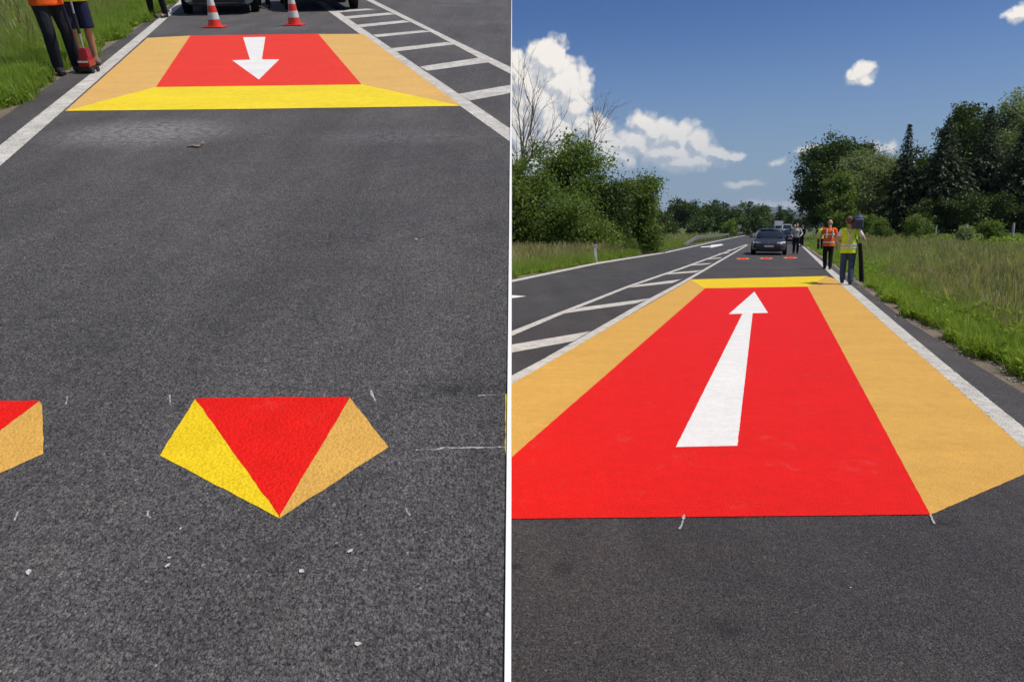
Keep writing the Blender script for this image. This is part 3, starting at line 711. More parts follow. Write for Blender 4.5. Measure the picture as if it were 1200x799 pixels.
# ---- grass: blades scattered as clumps
GR_LUSH = leafy('grass_lush', (.120, .205, .024), (.290, .390, .070), .50, rnd=True)
GR_TALL = leafy('grass_tall', (.135, .210, .036), (.320, .375, .110), .48, rnd=True)
GR_STRAW = leafy('grass_straw', (.22, .22, .09), (.40, .37, .20), .40, rnd=True)
PROTO = bpy.data.collections.new('grass_clumps')
def blade(V, Fc, x, y, h, wd, bend, an, seg=3):
    b = len(V); dx, dy = math.cos(an), math.sin(an); px, py = -dy, dx
    for k in range(seg):
        f = k/seg; o = bend*f*f; ww = wd*(1-f*.7)
        cx, cy, cz = x+dx*o, y+dy*o, h*f*(1-.18*f*bend/h)
        V += [(cx-px*ww, cy-py*ww, cz), (cx+px*ww, cy+py*ww, cz)]
    V.append((x+dx*bend, y+dy*bend, h*(1-.18*bend/h)))
    for k in range(seg-1): a = b+2*k; Fc += [(a, a+1, a+3), (a, a+3, a+2)]
    Fc.append((b+2*seg-2, b+2*seg-1, b+2*seg))
def clump_obj(name, n, rad, h0, h1, wd, mat, bend=.4, heads=0, hmat=None):
    V = []; Fc = []
    for _ in range(n):
        a = random.random()*6.283; r = rad*math.sqrt(random.random()); h = random.uniform(h0, h1)
        blade(V, Fc, r*math.cos(a), r*math.sin(a), h, wd*random.uniform(.6, 1.3), h*bend*random.random(), random.random()*6.283)
    hs = []
    for _ in range(heads):                                    # seed heads on thin stalks
        a = random.random()*6.283; r = rad*math.sqrt(random.random()); h = h1*random.uniform(1.0, 1.35); x, y = r*math.cos(a), r*math.sin(a); an = random.random()*6.283
        blade(V, Fc, x, y, h, wd*.35, h*.15, an)
        ex, ey = x+math.cos(an)*h*.12, y+math.sin(an)*h*.12
        for k in range(4):
            b = len(V); zz = h*(.78+.06*k); s = .012
            V += [(ex-s, ey, zz), (ex+s, ey+s, zz+.01), (ex, ey, zz+.07)]; hs.append(len(Fc)); Fc.append((b, b+1, b+2))
    me = bpy.data.meshes.new(name); me.from_pydata(V, [], Fc); me.materials.append(mat)
    if hmat:
        me.materials.append(hmat)
        for i in hs: me.polygons[i].material_index = 1
    o = bpy.data.objects.new(name, me); return o
def weed_obj(name, n, rad, h, lw, mat):
    C = []; A = []
    for _ in range(n):
        a = random.random()*6.283; r = rad*math.sqrt(random.random()); C.append((r*math.cos(a), r*math.sin(a), h*random.uniform(.15, 1))); A.append((math.cos(a)*.8+random.gauss(0, .4), math.sin(a)*.8+random.gauss(0, .4), random.gauss(.35, .4)))
    A = np.array(A); A /= np.linalg.norm(A, axis=1)[:, None]
    me = leaf_mesh(name, np.array(C), lw, .5, .8, None, A); me.materials.append(mat)
    return bpy.data.objects.new(name, me)
def gn_scatter(name, pts, scl, protos, label, base=I4, lean=.18):
    col = bpy.data.collections.new(name+'_clumps')
    for p in protos: col.objects.link(p)
    n = len(pts); me = bpy.data.meshes.new(name); me.vertices.add(n); me.vertices.foreach_set('co', np.asarray(pts, np.float32).ravel())
    r = me.attributes.new('rot', 'FLOAT_VECTOR', 'POINT'); rv = np.stack([RNG.normal(0, lean, n), RNG.normal(0, lean, n), RNG.uniform(0, 6.283, n)], 1).astype(np.float32); r.data.foreach_set('vector', rv.ravel())
    s = me.attributes.new('scl', 'FLOAT', 'POINT'); s.data.foreach_set('value', np.asarray(scl, np.float32))
    me.update()
    o = link(name, me, None, None, base, kind='stuff', label=label, category='grass')
    g = bpy.data.node_groups.new(name, 'GeometryNodeTree')
    g.interface.new_socket('Geometry', in_out='INPUT', socket_type='NodeSocketGeometry'); g.interface.new_socket('Geometry', in_out='OUTPUT', socket_type='NodeSocketGeometry')
    q = NT(g); gi = q.node('NodeGroupInput'); go = q.node('NodeGroupOutput')
    ci = q.node('GeometryNodeCollectionInfo'); ci.inputs['Collection'].default_value = col; ci.inputs['Separate Children'].default_value = True; ci.inputs['Reset Children'].default_value = True
    ra = q.node('GeometryNodeInputNamedAttribute', data_type='FLOAT_VECTOR'); ra.inputs['Name'].default_value = 'rot'
    sa = q.node('GeometryNodeInputNamedAttribute', data_type='FLOAT'); sa.inputs['Name'].default_value = 'scl'
    er = q.node('FunctionNodeEulerToRotation'); q.l.new(ra.outputs['Attribute'], er.inputs[0])
    ip = q.node('GeometryNodeInstanceOnPoints'); ip.inputs['Pick Instance'].default_value = True
    q.l.new(gi.outputs[0], ip.inputs['Points']); q.l.new(ci.outputs[0], ip.inputs['Instance']); q.l.new(er.outputs[0], ip.inputs['Rotation']); q.l.new(sa.outputs['Attribute'], ip.inputs['Scale'])
    q.l.new(ip.outputs[0], go.inputs[0])
    md = o.modifiers.new('scatter', 'NODES'); md.node_group = g
    return o
lush = [clump_obj('lush', 34, .13, .10, .24, .0055, GR_LUSH, .7), clump_obj('lush', 30, .12, .14, .30, .005, GR_LUSH, .6), weed_obj('weed', 26, .12, .14, .07, GR_LUSH)]
tall = [clump_obj('tall', 30, .16, .30, .62, .0042, GR_TALL, .6, 0, None), clump_obj('tall', 30, .18, .30, .65, .0045, GR_TALL, .6, 2, GR_STRAW), clump_obj('tall', 30, .15, .28, .55, .005, GR_LUSH, .55)]
straw = [clump_obj('straw', 22, .18, .35, .65, .0045, GR_TALL, .5, 6, GR_STRAW)]
leafyc = [weed_obj('leafy', 46, .30, .85, .15, GR_LUSH), weed_obj('leafy', 40, .28, .70, .13, GR_TALL)]
def xr_edge(y):                                              # right asphalt edge at depth y
    e = edge_r
    ys = np.array([p[1] for p in e]); xs = np.array([p[0] for p in e]); return np.interp(y, ys, xs)
def zone(n, y0, y1, d0, d1, edge, sgn, power=1.0):
    y = y0 + (y1-y0)*RNG.random(n)**power; off = d0 + (d1-d0)*RNG.random(n)
    x = edge(y) + sgn*(off + .10*np.sin(y*2.1) + .08*np.sin(y*5.3+1)); return np.stack([x, y, np.full(n, -.02)], 1), off
P1, _ = zone(5200, 2.5, 16, .28, .95, xr_edge, 1); P2, _ = zone(2800, 16, 60, .30, 1.3, xr_edge, 1, 1.6)
pts = np.concatenate([P1, P2])
gn_scatter('roadside_grass', pts, RNG.uniform(.7, 1.25, len(pts)), lush, 'lush short green grass along the right asphalt edge')
P1, o1 = zone(11000, 2.5, 18, .75, 8, xr_edge, 1); P2, o2 = zone(12000, 18, 50, .9, 24, xr_edge, 1, 1.3); P3, o3 = zone(9000, 50, 100, 1, 60, xr_edge, 1, 1.2)
pts = np.concatenate([P1, P2, P3]); oo = np.concatenate([o1, o2, o3]); sc = np.clip(.55 + oo*.10, .5, 1.0)*RNG.uniform(.75, 1.2, len(pts)); sc[len(P1)+len(P2):] *= 1.1
gn_scatter('meadow_grass', pts, sc, tall + straw, 'tall seeding meadow grass on the right')
P1, o1 = zone(2600, 30, 80, 9, 50, xr_edge, 1, 1.0)
gn_scatter('meadow_weeds', P1, RNG.uniform(.7, 1.25, len(P1)), leafyc, 'broad leaved green weeds behind the wire fence')
P1, o1 = zone(260, 2.5, 30, .45, 2.2, xr_edge, 1)
gn_scatter('verge_weeds', P1, RNG.uniform(.25, .50, len(P1)), leafyc[:1], 'broad leaved weeds in the right roadside grass')
STONE = plain('gravel_stone', (.36, .32, .27), .9, var=.5, scale=9)
def stone_obj(r):
    m = MB(); m.ball((0, 0, r[2]*.5), r, 6, 4); me = m.mesh('stone'); me.materials.append(STONE); return bpy.data.objects.new('stone', me)
stones = [stone_obj((.022, .016, .012)), stone_obj((.013, .011, .009)), stone_obj((.030, .020, .014))]
P1, o1 = zone(2600, 2.5, 22, .06, .36, xr_edge, 1, 1.3); P1[:, 2] = -.008
g_ = gn_scatter('gravel', P1, RNG.uniform(.25, .8, len(P1)), stones, 'loose gravel along the right asphalt edge'); g_['category'] = 'gravel'
xl_edge = lambda y: np.interp(y, [p[1] for p in edge_l], [p[0] for p in edge_l])
P1, o1 = zone(9000, 14, 40, .3, 7, xl_edge, -1); P2, o2 = zone(8000, 40, 110, .3, 22, xl_edge, -1, 1.2)
P1 = P1[(P1[:, 0] > -1.0)]; pts = np.concatenate([P1, P2]); pts = pts[pts[:, 0] > -2]
gn_scatter('verge_grass', pts, RNG.uniform(.65, 1.15, len(pts)), tall + straw, 'tall seeding verge grass beside the opposite lane')
P1, o1 = zone(5000, 14, 60, .2, .9, xl_edge, -1); P1 = P1[P1[:, 0] > -1]
gn_scatter('verge_edge_grass', P1, RNG.uniform(.8, 1.3, len(P1)), lush, 'short lush grass edging the opposite lane')
# grass bank of the climbing road
xL_edge = lambda y: np.interp(y, [p[1] for p in edgeL], [p[0] for p in edgeL])
P1, o1 = zone(5200, 4.5, 24, .16, .8, xL_edge, -1)
gn_scatter('bank_edge_grass', P1, RNG.uniform(.7, 1.2, len(P1)), lush, 'short lush weeds edging the climbing road', ML)
P1, o1 = zone(16000, 4.5, 26, .6, 9, xL_edge, -1)
gn_scatter('bank_grass', P1, np.clip(.6+o1*.15, .6, 1.1)*RNG.uniform(.75, 1.2, len(P1)), tall + lush[:1], 'tall green grass on the bank left of the climbing road', ML)
# ================================================================== PEOPLE
SKIN = plain('skin', (.50, .30, .21), .55, var=.08, scale=20)
TANSKIN = plain('skin_tanned', (.36, .19, .12), .55, var=.1, scale=20)
def cloth(name, col, var=.22): return plain(name, col, .9, var=var, scale=11, bump=.9, bscale=22, spec=.15)
NEON_Y = cloth('vest_yellow', (.58, .80, .03)); NEON_O = cloth('vest_orange', (.85, .13, .02)); REFL = plain('reflective_tape', (.62, .64, .62), .35, var=.08)
JEANS = cloth('jeans_blue', (.045, .075, .13), .5); BLACKC = cloth('cloth_black', (.014, .014, .017)); DKJEANS = cloth('jeans_dark', (.018, .021, .030), .4); NAVY = cloth('cloth_navy', (.014, .020, .055), .35)
GREYC = cloth('cloth_grey', (.42, .42, .42)); WHITEC = cloth('cloth_white', (.75, .74, .72)); PINKC = cloth('cloth_red', (.62, .10, .10)); SHOE = plain('shoe_leather', (.02, .018, .017), .5); SHOE2 = plain('shoe_brown', (.16, .10, .07), .7); SOCK = plain('sock_grey', (.5, .5, .48), .9)
HAIR_B = plain('hair_brown', (.10, .06, .035), .7, var=.4, scale=60, bump=.8, bscale=90); HAIR_D = plain('hair_dark', (.03, .025, .022), .7, var=.4, scale=60, bump=.8, bscale=90); HAIR_R = plain('hair_reddish', (.30, .15, .08), .7, var=.3, scale=60, bump=.5, bscale=90)
EYE = plain('eye_dark', (.03, .02, .02), .2)
JD = dict(pel=(0,0,.95), spi=(0,0,1.14), che=(0,.01,1.34), nec=(0,.0,1.49), hed=(0,.03,1.64),
 hipL=(-.09,0,.92), hipR=(.09,0,.92), kneL=(-.10,.03,.50), kneR=(.10,.03,.50), ankL=(-.10,-.02,.09), ankR=(.10,-.02,.09), toeL=(-.12,.16,.03), toeR=(.12,.16,.03),
 shoL=(-.185,0,1.41), shoR=(.185,0,1.41), elbL=(-.25,-.03,1.14), elbR=(.25,-.03,1.14), wriL=(-.26,.05,.91), wriR=(.26,.05,.91))
def remesh(mb, voxel, smooth=4):
    me = mb.mesh('shape')
    r = evaluated(me, [('REMESH', dict(mode='VOXEL', voxel_size=voxel, use_smooth_shade=True)), ('SMOOTH', dict(factor=.5, iterations=smooth))])
    return r
def hand(m, w_, dv, side, curl=.5):
    """palm with four fingers and a thumb that leaves the palm's side, curling inwards"""
    dv = dv.normalized(); inn = Vector((-side, .2, 0)); inn = (inn - dv*inn.dot(dv)).normalized(); acr = dv.cross(inn)
    if acr.y < 0: acr = -acr
    pc = w_ + dv*.05; m.tube([w_, w_+dv*.03, w_+dv*.085], [(.026, .022), (.034, .018), (.036, .016)], 8)
    for k, (o, ln) in enumerate([(-.028, .060), (-.010, .074), (.010, .080), (.028, .070)]):
        a = w_ + dv*.085 + acr*o; b = a + dv*ln*.5 + inn*ln*.15*curl; c = b + dv*ln*.35*(1-curl*.5) + inn*ln*.5*curl
        m.tube([a - dv*.02, a, b, c], [.0095, .0095, .0088, .0075], 6)
    a = w_ + dv*.03 + acr*.03; m.tube([a, a+acr*.025+dv*.03, a+acr*.03+dv*.06+inn*.02*curl], [.0115, .0105, .008], 6)
def person(label, mw, pose=None, top=GREYC, vest=None, legs=BLACKC, shorts=False, hair=HAIR_B, skin=SKIN, shoe=SHOE, sleeve='short', bald=False, cap=None, xband=False, group=None, curl=.5, vox=.011):
    J = {k: Vector(v) for k, v in JD.items()}
    for k, v in (pose or {}).items(): J[k] = Vector(v)
    t = thing('person', label, 'person', mw, group)
    b = MB()
    hd = J['hed']
    b.tube([J['pel']+Vector((0, 0, -.07)), J['pel'], J['spi'], J['che'], J['nec']+Vector((0, 0, -.05))], [(.09, .14), (.105, .155), (.10, .145), (.11, .17), (.07, .10)], 12)
    b.tube([J['nec']+Vector((0, 0, -.06)), J['nec'], hd+Vector((0, -.01, -.05))], [.062, .056, .055], 8)
    b.ball(hd+Vector((0, 0, .02)), (.077, .096, .108), 12, 9); b.ball(hd+Vector((0, .035, -.06)), (.052, .055, .048), 10, 7)
    b.tube([hd+Vector((0, .088, .03)), hd+Vector((0, .108, -.015)), hd+Vector((0, .09, -.025))], [.010, .017, .012], 6)
    for s, n in ((-1, 'L'), (1, 'R')):
        b.ball(hd+Vector((s*.080, 0, .0)), (.012, .022, .032), 8, 6)
        b.tube([J['hip'+n], J['kne'+n]+(J['hip'+n]-J['kne'+n])*.5, J['kne'+n], J['kne'+n].lerp(J['ank'+n], .35)-Vector((0, .012, 0)), J['ank'+n]], [.082, .070, .052, .055, .036], 9)
        b.tube([J['ank'+n]+Vector((0, -.03, -.03)), J['ank'+n]+Vector((0, .03, -.035)), J['toe'+n]], [.032, .036, .024], 8)
        b.tube([J['sho'+n]+Vector((-s*.05, 0, .0)), J['sho'+n], J['sho'+n].lerp(J['elb'+n], .5), J['elb'+n], J['elb'+n].lerp(J['wri'+n], .3), J['wri'+n]], [.06, .056, .046, .039, .041, .026], 8)
        hand(b, J['wri'+n], J['wri'+n]-J['elb'+n], s, curl)
    body = link('body', remesh(b, vox), skin, t)
    for s in (-1, 1): MB().ball(hd+Vector((s*.032, .086, .022)), (.012, .010, .007), 8, 5).build('eye', EYE, t, True)
    MB().box(hd+Vector((0, .089, -.058)), (.045, .008, .008)).build('mouth', PINKC, t)
    if not bald:
        h = MB(); h.ball(hd+Vector((0, -.014, .045)), (.086, .098, .098), 12, 9); h.ball(hd+Vector((0, -.045, -.01)), (.078, .062, .075), 10, 7)
        link('hair', remesh(h, .012, 2), hair, t)
    if cap:
        c = MB(); c.ball(hd+Vector((0, -.005, .065)), (.090, .104, .080), 12, 8); c.box(hd+Vector((0, .13, .05)), (.13, .10, .012)); link('cap', remesh(c, .010, 2), cap, t)
    # shirt, sleeves
    sh = MB(); sh.tube([J['pel']+Vector((0, 0, -.06)), J['pel']+Vector((0, 0, .05)), J['spi'], J['che'], J['nec']+Vector((0, 0, -.055))], [(.118, .172), (.118, .17), (.115, .162), (.124, .186), (.075, .105)], 14)
    for s, n in ((-1, 'L'), (1, 'R')):
        e = J['sho'+n].lerp(J['elb'+n], .62) if sleeve == 'short' else J['elb'+n]
        pt = [J['sho'+n]+Vector((-s*.06, 0, .0)), J['sho'+n], e]; rr = [.07, .070, .060 if sleeve == 'short' else .052]
        if sleeve == 'long': pt.append(J['wri'+n]); rr.append(.038)
        sh.tube(pt, rr, 9)
    link('shirt', remesh(sh, .014, 3), top, t)
    # trousers
    tr = MB(); tr.tube([J['pel']+Vector((0, 0, -.12)), J['pel']+Vector((0, 0, -.02)), J['pel']+Vector((0, 0, .06))], [(.105, .15), (.122, .178), (.114, .166)], 12)
    for n in 'LR':
        H_, K_, A_ = J['hip'+n], J['kne'+n], J['ank'+n]
        if shorts: tr.tube([H_, H_.lerp(K_, .5), H_.lerp(K_, 1.06)], [.102, .100, .098], 10)
        else: tr.tube([H_, H_.lerp(K_, .5), K_, K_.lerp(A_, .45), A_+Vector((0, 0, -.01))], [.102, .090, .078, .076, .066], 10)
    link('shorts' if shorts else 'trousers', remesh(tr, .013, 3), legs, t)
    for n in 'LR':
        f = MB(); A_, T_ = J['ank'+n], J['toe'+n]; dd = (T_-A_); dd.z = 0; dd = dd.normalized()
        z0 = A_.z - .09
        f.tube([A_-dd*.055+Vector((0, 0, -.045)), A_+dd*.03+Vector((0, 0, -.040)), A_+dd*.12+Vector((0, 0, -.052)), A_+dd*.20+Vector((0, 0, -.062))], [.046, .052, .046, .032], 9)
        f.tube([A_+Vector((0, 0, .0)), A_+Vector((0, 0, -.05))], [.042, .046], 8)
        link('shoe', remesh(f, .010, 2), shoe, t)
    if vest:
        v = MB(); v.tube([J['pel']+Vector((0, 0, -.13)), J['pel'], J['spi'], J['che'], J['nec']+Vector((0, 0, -.04))], [(.150, .205), (.142, .196), (.134, .186), (.140, .205), (.085, .115)], 16)
        for s, n in ((-1, 'L'), (1, 'R')): v.tube([J['sho'+n]+Vector((-s*.10, 0, .0)), J['sho'+n]+Vector((s*.02, 0, -.01))], [.086, .082], 10)
        vo = link('safety_vest', remesh(v, .014, 3), vest, t)
        for za, f in ((.02, 1.035), (.30 if not xband else .10, 1.03)):
            c = J['pel'].lerp(J['spi'], za/.19) if za < .2 else J['spi'].lerp(J['che'], (za-.19)/.2)
            q = MB(); q.tube([c+Vector((0, 0, -.025)), c+Vector((0, 0, .025))], [(.146*f, .200*f)]*2, 18, False); q.build('reflective_band', REFL, vo, True)
        for s in (-1, 1):
            q = MB(); a = J['che']+Vector((s*.10, -.137, .10)); bt = J['spi']+Vector((s*(.10 if not xband else -.06), -.142, -.02))
            q.tube([a, a.lerp(bt, .5)+Vector((0, -.008, 0)), bt], [(.024, .008)]*3 if False else .020, 6); q.build('reflective_band', REFL, vo, True)
    return t

# level road: the crew walking along the edge line
def at(px, py, d=ROAD_R, plane=R, base=I4, s=1.0): return place(plane(px, py), d, base, s)
WALK1 = dict(kneL=(-.10,.10,.52), ankL=(-.10,.03,.12), toeL=(-.10,.20,.06), kneR=(.09,.02,.49), ankR=(.08,-.10,.10), toeR=(.09,.05,.03))
cam_pose = dict(WALK1, elbR=(.36,.08,1.16), wriR=(.26,.20,1.38), elbL=(-.30,-.02,1.16), wriL=(-.20,.22,1.10), hed=(-.04,.03,1.64))
MWc = at(991.5, 333.5)
cam_p = person('person in yellow safety vest and blue jeans walking away with a camera on the shoulder', MWc, cam_pose, WHITEC, NEON_Y, JEANS, hair=HAIR_B, xband=True)
person('person in orange safety vest and black trousers walking away along the edge line', at(969, 315.5), dict(WALK1, ankL=(-.07,.05,.10), ankR=(.09,-.06,.09), elbL=(-.28,.0,1.16), wriL=(-.30,.14,.98)), NEON_O, NEON_O, BLACKC, hair=HAIR_R, bald=True)
person('person in yellow vest half hidden beyond the orange vest', at(960.5, 295, s=1.0), dict(elbL=(-.30,.05,1.16), wriL=(-.24,.26,1.12)), BLACKC, NEON_Y, DKJEANS, hair=HAIR_D, sleeve='long')
# shoulder camera with its cover, lens and mic
cm = thing('video_camera', 'bulky dark blue video camera carried on the right shoulder', 'camera', MWc @ Matrix.Translation((.17, .05, 1.47)) @ Matrix.Scale(1.25, 4))
CAMBLUE = plain('camera_cover', (.030, .042, .085), .6, var=.5, scale=30, bump=.8, bscale=30); BLK = plain('black_plastic', (.015, .015, .016), .5); GLASSB = plain('lens_glass', (.02, .025, .04), .08)
q = MB(); q.box((0, 0, .10), (.17, .40, .24)); q.box((0, -.22, .08), (.14, .10, .18)); q.ball((0, -.02, .20), (.10, .20, .08)); link('body', remesh(q, .014, 2), CAMBLUE, cm)
q = MB(); q.lathe([(.045, .18), (.055, .24), (.05, .38), (.07, .40), (.07, .46)], 14, axis='Y', c=(0, 0, .10)); q.build('lens', BLK, cm, True)
q = MB(); q.tube([(0, -.12, .26), (0, -.06, .31), (0, .10, .31), (0, .16, .26)], .014, 6); q.build('handle', BLK, cm, True)
q = MB(); q.box((-.12, .16, .14), (.07, .12, .07)); q.build('viewfinder', BLK, cm, bevel=.01)
q = MB(); q.tube([(.07, .10, .24), (.07, .42, .25)], .022, 8); q.build('microphone', BLK, cm, True)
bg = thing('tripod_bag', 'long black tripod bag hanging at the cameraman', 'bag', MWc @ Matrix.Translation((.30, -.02, .10)))
q = MB(); q.tube([(.06, .06, .02), (.05, .05, .10), (.0, .0, .55), (-.06, -.04, .98)], [(.055, .05), (.07, .06), (.055, .055), (.045, .05)], 10); link('sleeve', remesh(q, .012, 2), BLACKC, bg)
q = MB(); q.box((.062, .06, .0), (.11, .10, .05)); q.build('foot', BLK, bg, bevel=.008)
q = MB(); q.tube([(-.02, -.03, .75), (-.20, -.08, 1.20), (-.22, .06, 1.32)], .014, 5); q.build('strap', BLK, bg, True)
# people beside the dark car
CAMDIR = -ROAD_R
person('person in light grey shirt and dark trousers standing beside the dark car', at(932, 297.5, CAMDIR), dict(elbL=(-.30,.05,1.16), wriL=(-.20,.20,1.02), elbR=(.30,.02,1.15), wriR=(.22,.18,1.0)), GREYC, None, BLACKC, hair=HAIR_D, sleeve='long')
person('person in red shirt and white cap behind the grey shirted one', at(930.5, 287.5, CAMDIR), dict(elbR=(.30,.05,1.18), wriR=(.2,.2,1.2)), PINKC, None, DKJEANS, cap=WHITEC)
person('dark haired person in dark jacket by the line of parked vehicles', at(939.5, 288.5, Vector((-1, -.4, 0))), {}, BLACKC, None, BLACKC, hair=HAIR_D, sleeve='long')

# climbing road: survey crew, half cut by the picture's top
sideL = Vector((.9, .25, 0))
person('person in orange vest and dark jeans standing in the grass edge by the red device', at(79, 86, Vector((.75, -.55, 0)), L, ML), dict(hipL=(-.09,0,.92), kneL=(-.12,.06,.50), ankL=(-.15,.0,.09), toeL=(-.17,.16,.03), kneR=(.10,.06,.5), ankR=(.09,.0,.09), elbR=(.26,.10,1.18), wriR=(.18,.32,1.0), elbL=(-.26,.04,1.16), wriL=(-.16,.26,.98)), NEON_O, NEON_O, DKJEANS, skin=TANSKIN)
person('person in navy shorts and yellow vest behind the red device', at(105, 76, Vector((.5, -.85, 0)), L, ML), dict(elbL=(-.28,.05,1.15), wriL=(-.18,.22,.98), elbR=(.28,.05,1.15), wriR=(.20,.20,.95)), NAVY, NEON_Y, NAVY, shorts=True, skin=TANSKIN, shoe=SHOE2)
person('person in dark trousers walking on the left edge line', at(187, 21, Vector((.2, -1, 0)), L, ML), dict(WALK1, ankL=(-.16,.02,.09), ankR=(.16,-.04,.09), kneL=(-.13,.04,.5), kneR=(.13,.02,.5)), GREYC, None, BLACKC, sleeve='long')
person('person in dark trousers between the two parked cars', at(309, 10, Vector((.4, -.9, 0)), L, ML), dict(kneL=(-.12,.05,.5), ankL=(-.14,.02,.09)), GREYC, None, DKJEANS, sleeve='long')
# measuring device: red head on the road, pole with grip and display
dv = thing('measuring_device', 'red wheeled measuring device on a silver pole with a white display', 'measuring device', at(105.5, 85.5, Vector((.1, -1, 0)), L, ML))
REDM = plain('device_red', (.30, .010, .018), .35, coat=.4); ALU = plain('aluminium', (.62, .62, .63), .3, metal=.9)
q = MB(); q.box((0, 0, .13), (.135, .22, .10)); q.box((0, -.01, .24), (.12, .17, .14), taper=.74); q.build('housing', REDM, dv, bevel=.012)
q = MB(); q.box((0, .0, .055), (.142, .24, .045)); q.build('base_plate', BLK, dv, bevel=.006)
q = MB(); q.box((0, .113, .15), (.128, .004, .020)); q.build('label_strip', WHITEC, dv)
for s in (-1, 1):
    for y in (-.08, .08): MB().lathe([(.035, -.012), (.038, 0), (.035, .012)], 12, (s*.078, y, .038), 'X').build('wheel', BLK, dv, True)
q = MB(); q.tube([(0, -.01, .30), (0, -.02, .62)], .014, 8); q.tube([(0, -.025, .70), (0, -.05, .98)], .014, 8); q.build('pole', ALU, dv, True)
q = MB(); q.tube([(0, -.02, .48), (0, -.026, .72)], .021, 8); q.build('grip', BLK, dv, True)
q = MB(); q.box((0, -.05, 1.0), (.05, .05, .06)); q.tube([(-.12, -.05, 1.06), (.12, -.05, 1.06)], .016, 8); q.build('handle', ALU, dv, True)
q = MB(); q.box((0, -.03, 1.12), (.13, .02, .09), rot=(-.6, 0, 0)); q.build('display', WHITEC, dv, bevel=.006)
# tripod standing in the bank grass
tp = thing('tripod', 'black tripod standing in the grass behind the survey crew', 'tripod', at(141, 10, Vector((0, 1, 0)), L, ML))
for k, a in enumerate((.3, 2.4, 4.5)):
    q = MB(); q.tube([(0, 0, 1.25), (math.cos(a)*.45, math.sin(a)*.45, 0)], [.018, .012], 6); q.build('leg', BLK, tp, True)
q = MB(); q.lathe([(.05, 1.22), (.06, 1.26), (.045, 1.36), (.03, 1.42)], 12); q.build('head', BLK, tp, True)

# ================================================================== CARS
TYRE = plain('tyre_rubber', (.016, .016, .017), .85); RIM = plain('rim_alloy', (.45, .45, .46), .35, metal=.8); CHROME = plain('chrome', (.65, .65, .66), .15, metal=1.0)
CGLASS = plain('car_glass', (.018, .022, .026), .05, var=.05, spec=.8); LAMP = plain('headlamp_glass', (.72, .74, .76), .12, var=.08, coat=.6); PLATE = plain('number_plate', (.72, .72, .70), .5, var=.05); WELL = plain('wheel_well', (.006, .006, .006), .95)
def loft(name, rings, close=True, sub=1):
    n = len(rings[0]); V = [p for r in rings for p in r]; Fc = []
    for i in range(len(rings)-1):
        for k in range(n): k2 = (k+1) % n; Fc.append((i*n+k, i*n+k2, (i+1)*n+k2, (i+1)*n+k))
    if close: Fc.append(tuple(range(n))[::-1]); Fc.append(tuple(range((len(rings)-1)*n, len(rings)*n)))
    me = bpy.data.meshes.new(name); me.from_pydata(V, [], Fc)
    bm = bmesh.new(); bm.from_mesh(me); bmesh.ops.recalc_face_normals(bm, faces=bm.faces); bm.to_mesh(me); bm.free()
    r = evaluated(me, [('SUBSURF', dict(levels=sub))]) if sub else me
    r.polygons.foreach_set('use_smooth', [True]*len(r.polygons)); return r
